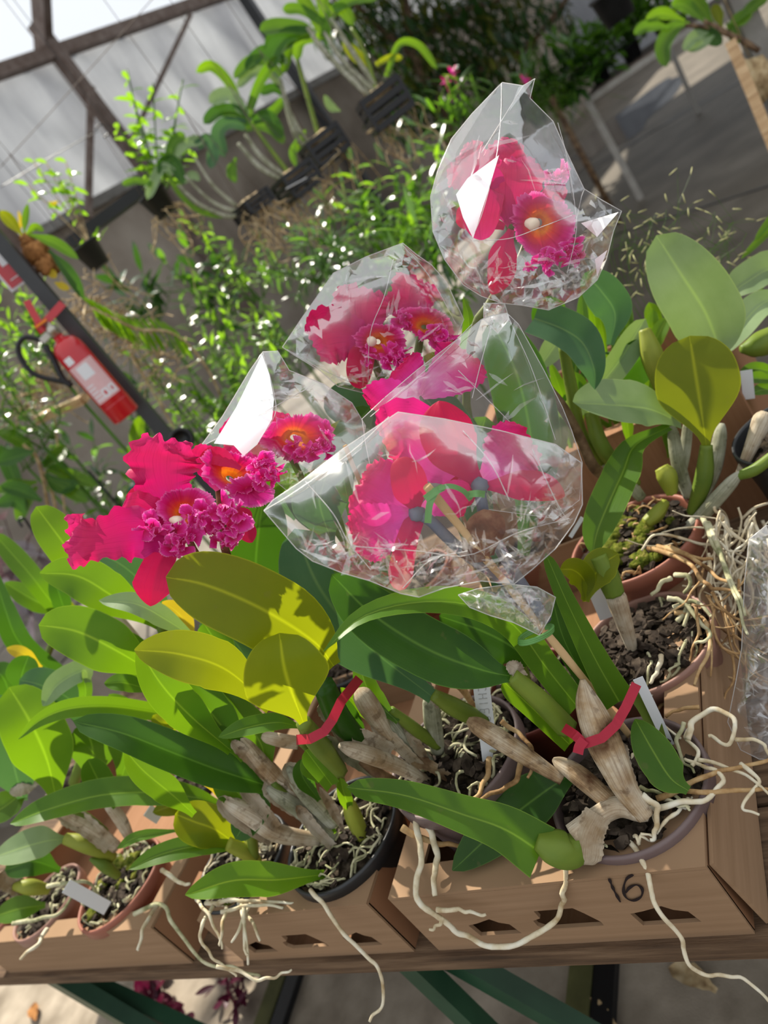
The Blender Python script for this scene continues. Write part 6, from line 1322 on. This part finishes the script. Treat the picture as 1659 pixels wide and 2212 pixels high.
# --- hanging baskets and pots
def hang(o, c, n=2, r=.05, h=1.0):
    mb = MB()
    for k in range(n):
        a = 6.28*k/n+.4; mb.tube([c+Vector((r*math.cos(a), r*math.sin(a), 0)), c+Vector((0,0,h*.35)), c+Vector((0,0,h*.36))], .0013, 4)
    mb.tube([c+Vector((0,0,h*.35)), c+Vector((0,0,h))], .0013, 4); mb.build('hanging_wire', 'rust', o)
def basket(c, s_, h, rz=.3, key='black', par=None):
    mb = MB(); R_ = Matrix.Rotation(rz,3,'Z')
    for k in range(4):
        z = -h/2+h*k/3.0*.92
        for sx_,sy_,lx,ly in ((0,-1,1,0),(0,1,1,0),(-1,0,0,1),(1,0,0,1)):
            mb.box(c+R_@Vector((sx_*s_/2,sy_*s_/2,z)), (s_ if lx else .012, s_ if ly else .012, h/5), R_)
    for k in range(5): mb.box(c+R_@Vector((-s_/2+s_*k/4,0,-h/2)), (.018,s_,.008), R_)
    for sx_ in (-1,1):
        for sy_ in (-1,1): mb.box(c+R_@Vector((sx_*s_/2,sy_*s_/2,0)), (.014,.014,h), R_)
    return mb.build('basket', key, par)
def hplant(label, px, py, d, s_, h, leaves, canes, seed, wires=True, tagw=None, roots=18, square=True, key='black', hw=1.1):
    c = P(px,py,d); t = thing('hanging_orchid', c, label, 'hanging orchid', 'orchids hanging in the background')
    if square: basket(c, s_, h, .3+seed*.2, key, t)
    else: mb = MB(); mb.lathe(c-Vector((0,0,h/2)), [(0,0),(s_*.36,0),(s_*.5,h*.9),(s_*.53,h*.9),(s_*.53,h),(s_*.48,h),(s_*.46,h*.85),(0,h*.85)], 24); mb.build('pot', key, t)
    mb = MB(); mb.blob(c+Vector((0,0,h*.35)), s_*.42, 7, (1,1,.4), seed, .3); mb.build('moss_ball', 'straw', t)
    if wires: hang(t, c+Vector((0,0,h/2)), 3, s_*.5, hw)
    for k,s,w_,pr,up in leaves: leaf(t, k, pl(s,d) if isinstance(s,list) else s, w_, pr, up=up, fold=.3, nu=6, nv=16)
    for k,s,r in canes: stem(t, k, pl(s,d), r, 'cane', n=8, seg=14)
    if roots:
        rr = random.Random(seed); mb = MB()
        for i in range(roots):
            p = c+Vector((rr.uniform(-.5,.5)*s_, rr.uniform(-.5,.5)*s_, -h/2+.02)); q = [p]
            for k in range(4): p = p+Vector((rr.uniform(-.05,.05), rr.uniform(-.05,.05), rr.uniform(-.09,.01))); q.append(p)
            mb.tube(spline(q, 12), .0022, 4, False)
        o = mb.build('aerial_roots', 'straw', t); o['kind'] = 'stuff'
    return t
hplant('orchid in the square black basket nearest the top centre, canes leaning left', 830, 228, 3.1, .17, .12,
  [('m',[(560,65),(600,55),(650,60),(672,75)],30,'strap',.5),('d',[(585,150),(590,110),(620,75),(668,70)],34,'strap',.3),('g',[(765,55),(740,20),(715,30),(700,80)],26,'strap',.4),('g',[(640,-20),(670,20),(700,80)],26,'strap',0),('g',[(690,-30),(700,20),(705,80)],28,'strap',0),('y',[(740,90),(770,120),(800,145)],26,'lance',.2),('g',[(945,150),(905,98),(862,95),(835,165)],16,'strap',.3),('y',[(870,125),(840,125),(812,140)],14,'strap',.3),('m',[(610,20),(650,20),(700,50)],22,'strap',.3),('m',[(820,-10),(770,-5),(720,20)],24,'strap',.4),('g',[(640,130),(650,90),(690,80)],22,'strap',.1)],
  [('greycane',[(665,60),(700,110),(790,200),(820,215)],[5,6,6,5]),('greycane',[(700,70),(740,130),(800,190),(830,210)],[4,6,6,5]),('greycane',[(715,40),(760,110),(815,190)],[4,6,5]),('bulb',[(760,60),(790,120),(815,200)],[4,5,5])], 1)
hplant('orchid in the second black basket, with white flagged rim and arching leaves', 700, 320, 3.2, .15, .10,
  [('g',[(423,156),(455,142),(490,172),(512,215),(522,262)],22,'strap',.1),('m',[(505,170),(540,133),(580,133),(605,165)],24,'strap',.4),('p',[(512,190),(545,155),(585,160),(605,185)],22,'strap',.4),('d',[(590,150),(585,90),(610,60),(650,70)],26,'strap',.2),('m',[(610,160),(625,110),(655,70)],20,'strap',.2),('d',[(530,150),(570,110),(610,130)],26,'strap',.3),('p',[(620,140),(605,110),(640,90)],16,'strap',.4),('m',[(560,260),(590,240),(612,215)],22,'strap',.2),('d',[(560,200),(590,190),(610,200)],20,'strap',.3),('g',[(640,330),(650,300),(660,280)],18,'lance',.2),('p',[(700,205),(715,230),(735,240)],18,'lance',.3)],
  [('greycane',[(605,170),(625,250),(650,310),(690,318)],[4,6,6,5]),('greycane',[(612,200),(640,270),(670,312)],[4,5,5]),('bulb',[(640,120),(662,200),(690,300)],[4,5,5])], 2)
hplant('orchid in the third black basket, pale tag on its side', 640, 395, 3.1, .14, .09,
  [('d',[(440,268),(470,240),(510,238),(535,262)],26,'strap',.4),('p',[(452,222),(480,205),(505,210),(530,250)],30,'strap',.5),('b',[(486,340),(470,290),(490,265),(530,270)],30,'strap',.3),('g',[(480,250),(510,250),(540,270)],16,'strap',.2),('m',[(615,310),(590,280),(560,270),(530,275)],24,'strap',.4),('d',[(610,300),(580,250),(545,260)],26,'strap',.2),('m',[(600,120),(560,180),(535,250)],22,'strap',.0),('m',[(640,360),(632,330),(640,300)],16,'lance',.1)],
  [('greycane',[(530,290),(565,340),(620,385)],[4,6,5]),('greycane',[(515,310),(560,360),(612,392)],[4,6,5]),('bulb',[(545,270),(590,330),(628,380)],[4,5,5])], 3)
mb = MB(); a, b = P(618,408,3.0), P(662,384,3.0); mb.bar(a, b, .028, .003); tag(mb.build('plant_tag', 'white'), 'white tag on the side of the third hanging basket', 'plant tag', 'white plastic plant tags')
hplant('orchid on the tilted plate below the third basket, green leaves drooping left', 545, 445, 3.0, .12, .05,
  [('m',[(263,398),(295,390),(328,398)],16,'strap',.4),('p',[(318,432),(335,385),(352,360),(375,372)],22,'strap',.4),('d',[(398,400),(375,350),(352,352),(350,375)],26,'strap',.1),('m',[(400,290),(375,305),(362,345)],22,'strap',.3),('p',[(442,303),(405,308),(378,335)],22,'strap',.4),('b',[(455,365),(460,325),(448,300),(425,315)],26,'strap',.3),('g',[(490,470),(430,455),(385,415),(360,370)],12,'strap',.2),('p',[(432,390),(415,378),(400,395)],18,'lance',.3),('m',[(510,395),(500,370),(510,340)],22,'lance',.3)],
  [('greycane',[(385,400),(430,440),(490,468),(520,460)],[3,4,5,4]),('greycane',[(400,380),(450,430),(500,455),(535,452)],[3,4,5,4]),('greycane',[(420,340),(460,400),(510,445)],[3,4,5])], 4, roots=34)
t = hplant('black pot of upright shoots with bright leaves, in front of the film wall', 345, 440, 3.1, .12, .10, [], [], 5, square=False)
c = P(345,440,3.1)
for k,(key,tops,nl) in enumerate((('g',[(275,150),(285,200),(330,180),(250,265)],15),('g',[(395,172),(380,260),(420,290),(300,250)],14))):
    st = MB(); fo = MB(); rr = random.Random(60+k)
    for x,y in tops:
        C = spline([c, (c+P(x,y,3.1))/2+Vector((rr.uniform(-.03,.03),0,0)), P(x,y,3.1)], 14); st.tube(C, .003, 5); ph = 0
        for i in range(nl):
            j = min(13, int(3+10.5*i/nl)); ph += 2.4; o = RT*math.cos(ph)+FW*math.sin(ph); lq(fo, C[j], o+Vector((0,0,.5)), rr.uniform(.05,.085), .022, .9, rr)
    st.build('stems', 'm', t); fo.build('foliage', 'G'+key, t)
t = hplant('small square black hanging pot with leggy sprouts reaching up left', 200, 552, 2.9, .105, .095, [('o',[(40,455),(45,480),(42,500)],9,'lance',.2),('o',[(125,435),(115,440),(105,435)],9,'lance',.2)], [], 6, square=False, roots=4)
c = P(195,530,2.9); st = MB(); fo = MB(); rr = random.Random(71)
for x,y in ((72,350),(100,352),(142,350),(60,400),(150,420),(125,380)):
    C = spline([c, (c+P(x,y,2.9))/2, P(x,y,2.9)], 14); st.tube(C, .002, 5); ph = 0
    for i in range(7): j = min(13, 7+i); ph += 2.4; lq(fo, C[j], RT*math.cos(ph)+FW*math.sin(ph)+Vector((0,0,.3)), rr.uniform(.05,.075), .02, .9, rr)
for i in range(14): lq(fo, c+Vector((rr.uniform(-.05,.05), rr.uniform(-.05,.05), 0)), Vector((rr.uniform(-1,1), rr.uniform(-1,1), .7)), .05, .018, .8, rr)
st.build('stems', 'straw', t); fo.build('foliage', 'Gg', t)
mb = MB(); a, b = P(150,528,3.35), P(330,395,3.35); mb.bar(a, b, .09, .045); mb.tube([a, a+Vector((0,0,1))], .0015, 4); mb.tube([b, b+Vector((0,0,1))], .0015, 4); tag(mb.build('black_tray', 'black'), 'long black tray behind the small black hanging pot', 'tray')
# wires across the film wall
for pts,lb in ((((0,362),(180,165),(345,-20)),'long thin wire crossing in front of the film wall'),(((0,405),(100,345),(212,283)),'thin wire ending in a black hook by the leafy shoots')):
    mb = MB(); C = spline([P(x,y,3.6) for x,y in pts], 20); mb.tube(C, .002, 5)
    if 'hook' in lb: h_ = C[-1]; mb.tube([h_+RT*(.03*math.cos(a_)+.02)+DN*(.03*math.sin(a_)) for a_ in [k*.4-3 for k in range(12)]], .004, 6)
    tag(mb.build('wire', 'rust' if 'long' in lb else 'black'), lb, 'wire', 'wires')
# --- dark tree behind
t = thing('tree', PZ(1010,420,0), 'dark tree with hanging mossy branches in the top middle', 'tree'); mb = MB(); rr = random.Random(8); tb = PZ(1010,420,0); d = depth(tb); d = min(d, 8.5)
for s,r in (([(1010,420),(960,260),(900,120),(860,-60)],.10),([(940,160),(1050,150),(1150,90),(1230,-10)],.05),([(930,150),(820,60),(740,-20)],.05),([(900,120),(960,40),(1080,0)],.04)):
    C = spline([P(x,y,d) for x,y in s], 16)
    if s[0] == (1010,420): C[0] = Vector((C[0].x, C[0].y, 0.0))
    mb.tube(C, [r*(1-.5*i/16) for i in range(16)], 8)
mb.build('trunk', 'browncane', t)
fo = MB(); fo2 = MB()
for (x,y,rx,ry,n) in ((860,60,130,110,520),(1000,70,140,90,620),(760,40,90,80,280),(960,180,120,70,300),(1120,40,120,60,260),(880,230,90,70,200),(1090,170,90,60,160)):
    for i in range(n):
        a = rr.uniform(0,6.28); q = math.sqrt(rr.random()); p = P(x+rx*q*math.cos(a), y+ry*q*math.sin(a), d+rr.uniform(-.5,.9))
        lq(fo if rr.random() < .75 else fo2, p, Vector((rr.uniform(-1,1), rr.uniform(-1,1), rr.uniform(-1.2,.4))), rr.uniform(.12,.24), rr.uniform(.03,.06), .8, rr, 3)
fo.build('foliage', 'Gd', t); fo2.build('foliage', 'moss', t)
mb = MB()
for i in range(70):
    x = rr.uniform(740,1180); p = P(x, rr.uniform(-20,170), d+rr.uniform(-.4,.4)); mb.tube(spline([p, p+Vector((rr.uniform(-.1,.1),0,-.3)), p+Vector((rr.uniform(-.15,.15),0,-rr.uniform(.4,.8)))], 6), .006, 4, False)
o = mb.build('hanging_moss', 'moss', t); o['kind'] = 'stuff'
t = thing('flower_spray', PZ(1010,330,BZ), 'narrow leaved plant with a few tiny pink flowers above the topmost bag', 'plant'); fo = MB(); st = MB(); bs = P(1000,330,3.9)
st.tube([Vector((bs.x,bs.y,0)), bs], .01, 6)
for x,y in ((900,270),(930,230),(1000,180),(1065,185),(960,210),(890,330),(1040,230),(985,150)): 
    C = spline([bs, (bs+P(x,y,3.9))/2+Vector((0,0,.03)), P(x,y,3.9)], 10); st.tube(C, .004, 5)
    for i in range(7): lq(fo, C[3+i], RT*rr.uniform(-1,1)+FW*rr.uniform(-1,1)+Vector((0,0,.6)), .16, .02, .9, rr)
st.build('stems', 'm', t); fo.build('foliage', 'Gm', t)
for x,y in ((978,155),(962,176),(1133,172)):
    mb = MB()
    for k in range(5): lq(mb, P(x,y,3.85), RT*math.cos(k*1.26)+DN*math.sin(k*1.26)-FW*.4, .035, .022, .2, rr, 3)
    mb.tube([P(x,y,3.85), P(x+15,y+45,3.88)], .002, 4); mb.build('small_flower', 'frill', t)
# --- right bench with its plants
B0 = PZ(1275,215,1.0); t = thing('steel_bench', (B0.x+.8, 7.7, 0), 'grey steel bench frame on splayed legs at the upper right', 'bench')
yb = B0.y
for y_ in (yb, yb+.9): mb = MB(); mb.bar((B0.x,y_,1.0),(B0.x+3.2,y_,1.0),.05,.05); mb.build('rail', 'bench', t)
for i in range(2): mb = MB(); xx = B0.x+3.2*i; mb.bar((xx,yb,1.0),(xx,yb+.9,1.0),.05,.05); mb.build('rail', 'bench', t)
mb = MB(); mb.box((B0.x+1.6,yb+.45,1.03),(3.2,.9,.012)); mb.build('bench_top', 'rust', t)
for (bx,by,tx,ty) in ((1385,430,1268,215),(1508,245,1448,105),(1215,335,1250,205)):
    b = PZ(bx,by,0); a = PY(tx,ty,b.y); mb = MB(); mb.bar(a, b, .055, .05); mb.build('leg', 'bench', t)
BPL = [(1150,190,'m','dark bushy plant at the left end of the steel bench'),(1210,150,'d','dark leafy plant second from the left on the steel bench'),(1290,110,'m','dark plant in the middle of the steel bench'),(1370,85,'m','shaded plant right of the middle on the steel bench'),(1450,50,'m','brighter leafy plant over the second bench leg')]
for i,(x,y,k,lb) in enumerate(BPL):
    c = PY(x,y+40,yb+.35); c.z = 1.04; q = thing('bench_plant', c, lb, 'plant', 'plants on the steel bench'); mb = MB(); mb.lathe(c, [(0,0),(.07,0),(.09,.13),(.095,.13),(.085,.12),(0,.12)], 18); mb.build('pot', 'pot_black', q)
    fo = MB(); st = MB()
    for s_ in range(36):
        a = rr.uniform(0,6.28); el = rr.uniform(.0,1.2); L = rr.uniform(.28,.55); p = c+Vector((0,0,.12)); T = Vector((math.cos(a)*math.cos(el), math.sin(a)*math.cos(el), math.sin(el)))
        C = spline([p, p+T*L*.5, p+T*L+Vector((0,0,-.06))], 6); st.tube(C, .005, 4, False)
        for j in range(2,6): lq(fo, C[j], T+Vector((rr.uniform(-1,1), rr.uniform(-1,1), rr.uniform(-.2,.6))), rr.uniform(.16,.25), .055, .8, rr, 4)
    st.build('stems', 'd', q); fo.build('foliage', 'G'+k, q)
mb = MB(); fo = MB(); c = P(1190,210,6.6)
for i in range(120): lq(fo, P(rr.gauss(1180,38), rr.gauss(215,28), 6.6+rr.uniform(-.2,.2)), Vector((rr.uniform(-1,1), rr.uniform(-1,1), rr.uniform(-.9,.4))), .22, .012, .8, rr, 3)
mb.tube([Vector((c.x,c.y,0)), c], .03, 6); q = thing('fern', (c.x,c.y,0), 'feathery fern hanging beside the left end of the steel bench', 'fern'); mb.build('stem', 'browncane', q); fo.build('fronds', 'm', q)
# --- things at the upper right edge
pr = P(1628,80,3.3); mb = MB(); mb.box((pr.x,pr.y,1.5),(.085,.085,3.0),Matrix.Rotation(.3,3,'Z')); tag(mb.build('steel_post', 'steel'), 'grey steel post crossing the top right corner', 'post')
a = P(1578,90,3.0); b = P(1668,310,3.0); d_ = (b-a); b = a+d_*((0-a.z)/d_.z) if d_.z < 0 else b
mb = MB(); mb.bar(a, b, .040, .025); tag(mb.build('wooden_stake', 'woodl'), 'pale wooden stake leaning below the leaves at the upper right edge', 'stake')
t = thing('hanging_orchid', P(1560,80,3.2), 'orchid with large glossy leaves overhanging the pale wooden stake', 'hanging orchid', 'orchids hanging in the background')
for k,s,w_ in (('m',[(1440,145),(1432,100),(1455,60),(1490,50)],34),('p',[(1478,110),(1500,80),(1530,70)],26),('g',[(1395,45),(1430,28),(1480,45)],24),('m',[(1450,10),(1480,10),(1520,45)],28),('g',[(1480,-15),(1510,10),(1540,50)],28),('y',[(1540,10),(1550,30),(1560,60)],22),('p',[(1485,110),(1515,95),(1545,75)],20),('m',[(1590,100),(1585,70),(1570,50)],24),('g',[(1620,20),(1600,40),(1570,60)],30),('m',[(1370,75),(1400,55),(1450,60)],24),('d',[(1560,95),(1530,75),(1500,60)],30),('g',[(1660,-10),(1630,10),(1590,50)],24)):
    leaf(t, k, pl(s,3.2), w_, 'ell', up=.3, fold=.3, nu=6, nv=14)
for s in ([(1480,55),(1530,60),(1600,85),(1640,110)],[(1520,45),(1570,70),(1640,110)]): stem(t, 'browncane', pl(s,3.2), [4,5,6,6][:len(s)], 'cane', n=8, seg=14)
mb = MB(); c = P(1640,170,3.25); mb.blob(c, .055, 8, (1,1,1.6), 3, .3); mb.tube([c+Vector((0,0,.1)), c+Vector((0,0,1.2))], .002, 4); mb.build('root_ball', 'straw', t)
c = P(1325,10,4.2); t = thing('hanging_pot', c, 'black hanging bucket at the top edge above the steel bench', 'pot'); mb = MB(); mb.lathe(c-Vector((0,0,.09)), [(0,0),(.08,0),(.10,.15),(.11,.15),(.11,.17),(.09,.17),(0,.14)], 24); mb.build('pot', 'pot_black', t); hang(t, c+Vector((0,0,.08)), 3, .1, .9)
# --- grass with seed heads, standing behind the grey leaved orchid
gb = Vector((P(1560,700,1.62).x, P(1560,700,1.62).y, 0)); t = thing('grass_clump', (gb.x,gb.y,0), 'wispy grass with pale seed heads at the right, in front of the dark floor', 'grass'); st = MB(); sd = MB(); rr = random.Random(44)
for i in range(18):
    x, y = rr.uniform(1320,1650), rr.uniform(430,600); tip = P(x,y,1.6+rr.uniform(-.1,.1)); C = spline([gb+Vector((rr.uniform(-.05,.05), rr.uniform(-.05,.05), 0)), P(1480+(x-1480)*.6, 690, 1.62), tip], 18); st.tube(C, .0004, 4, False)
    for k in range(7):
        j = rr.randint(13,17); p = C[j]+RT*rr.uniform(-.09,.09)+DN*rr.uniform(-.08,.10); a = rr.uniform(0,6.28); dv = (RT*math.cos(a)+DN*math.sin(a)+FW*rr.uniform(-.6,.6)).normalized(); sd.tube([p, p+dv*.009, p+dv*.019], [.0006,.0011,.0006], 5); st.tube([C[j], p], .0003, 3, False)
st.build('stalks', 'm', t); o = sd.build('seed_heads', 'seed', t); o['kind'] = 'stuff'
for s in ('1600,560,1.6 1650,510,1.6 1700,470,1.6','1655,560,1.6 1640,600,1.6 1650,650,1.6','1610,605,1.6 1640,600,1.6 1680,620,1.6','1630,520,1.6 1660,480,1.6 1690,430,1.6'): leaf(t, 'g', s, 16, 'lance', up=.2, nu=4, nv=10)

for sp,lb in (('190,1016,2.6 215,1045,2.62 255,1092,2.65 420,1290,2.9','thin straight black rod standing left of the unwrapped flowers'),('48,1138,2.5 40,1124,2.5 52,1120,2.5 66,1140,2.52 95,1180,2.55 240,1370,2.8','black rod with a hooked tip at the left edge beside the purple creeper')):
    mb = MB(); mb.tube(spline(pp(sp), 20), .0045, 6); tag(mb.build('black_rod', 'black'), lb, 'rod', 'black rods')
c = PZ(312,1062,.84); mb = MB(); mb.lathe((c.x,c.y,BZ), [(0,0),(.085,0),(.11,.16),(.12,.16),(.12,.185),(.105,.185),(.10,.16),(0,.15)], 28); tag(mb.build('plastic_pot', 'teal'), 'dark teal plastic pot half hidden behind the unwrapped flowers', 'pot')
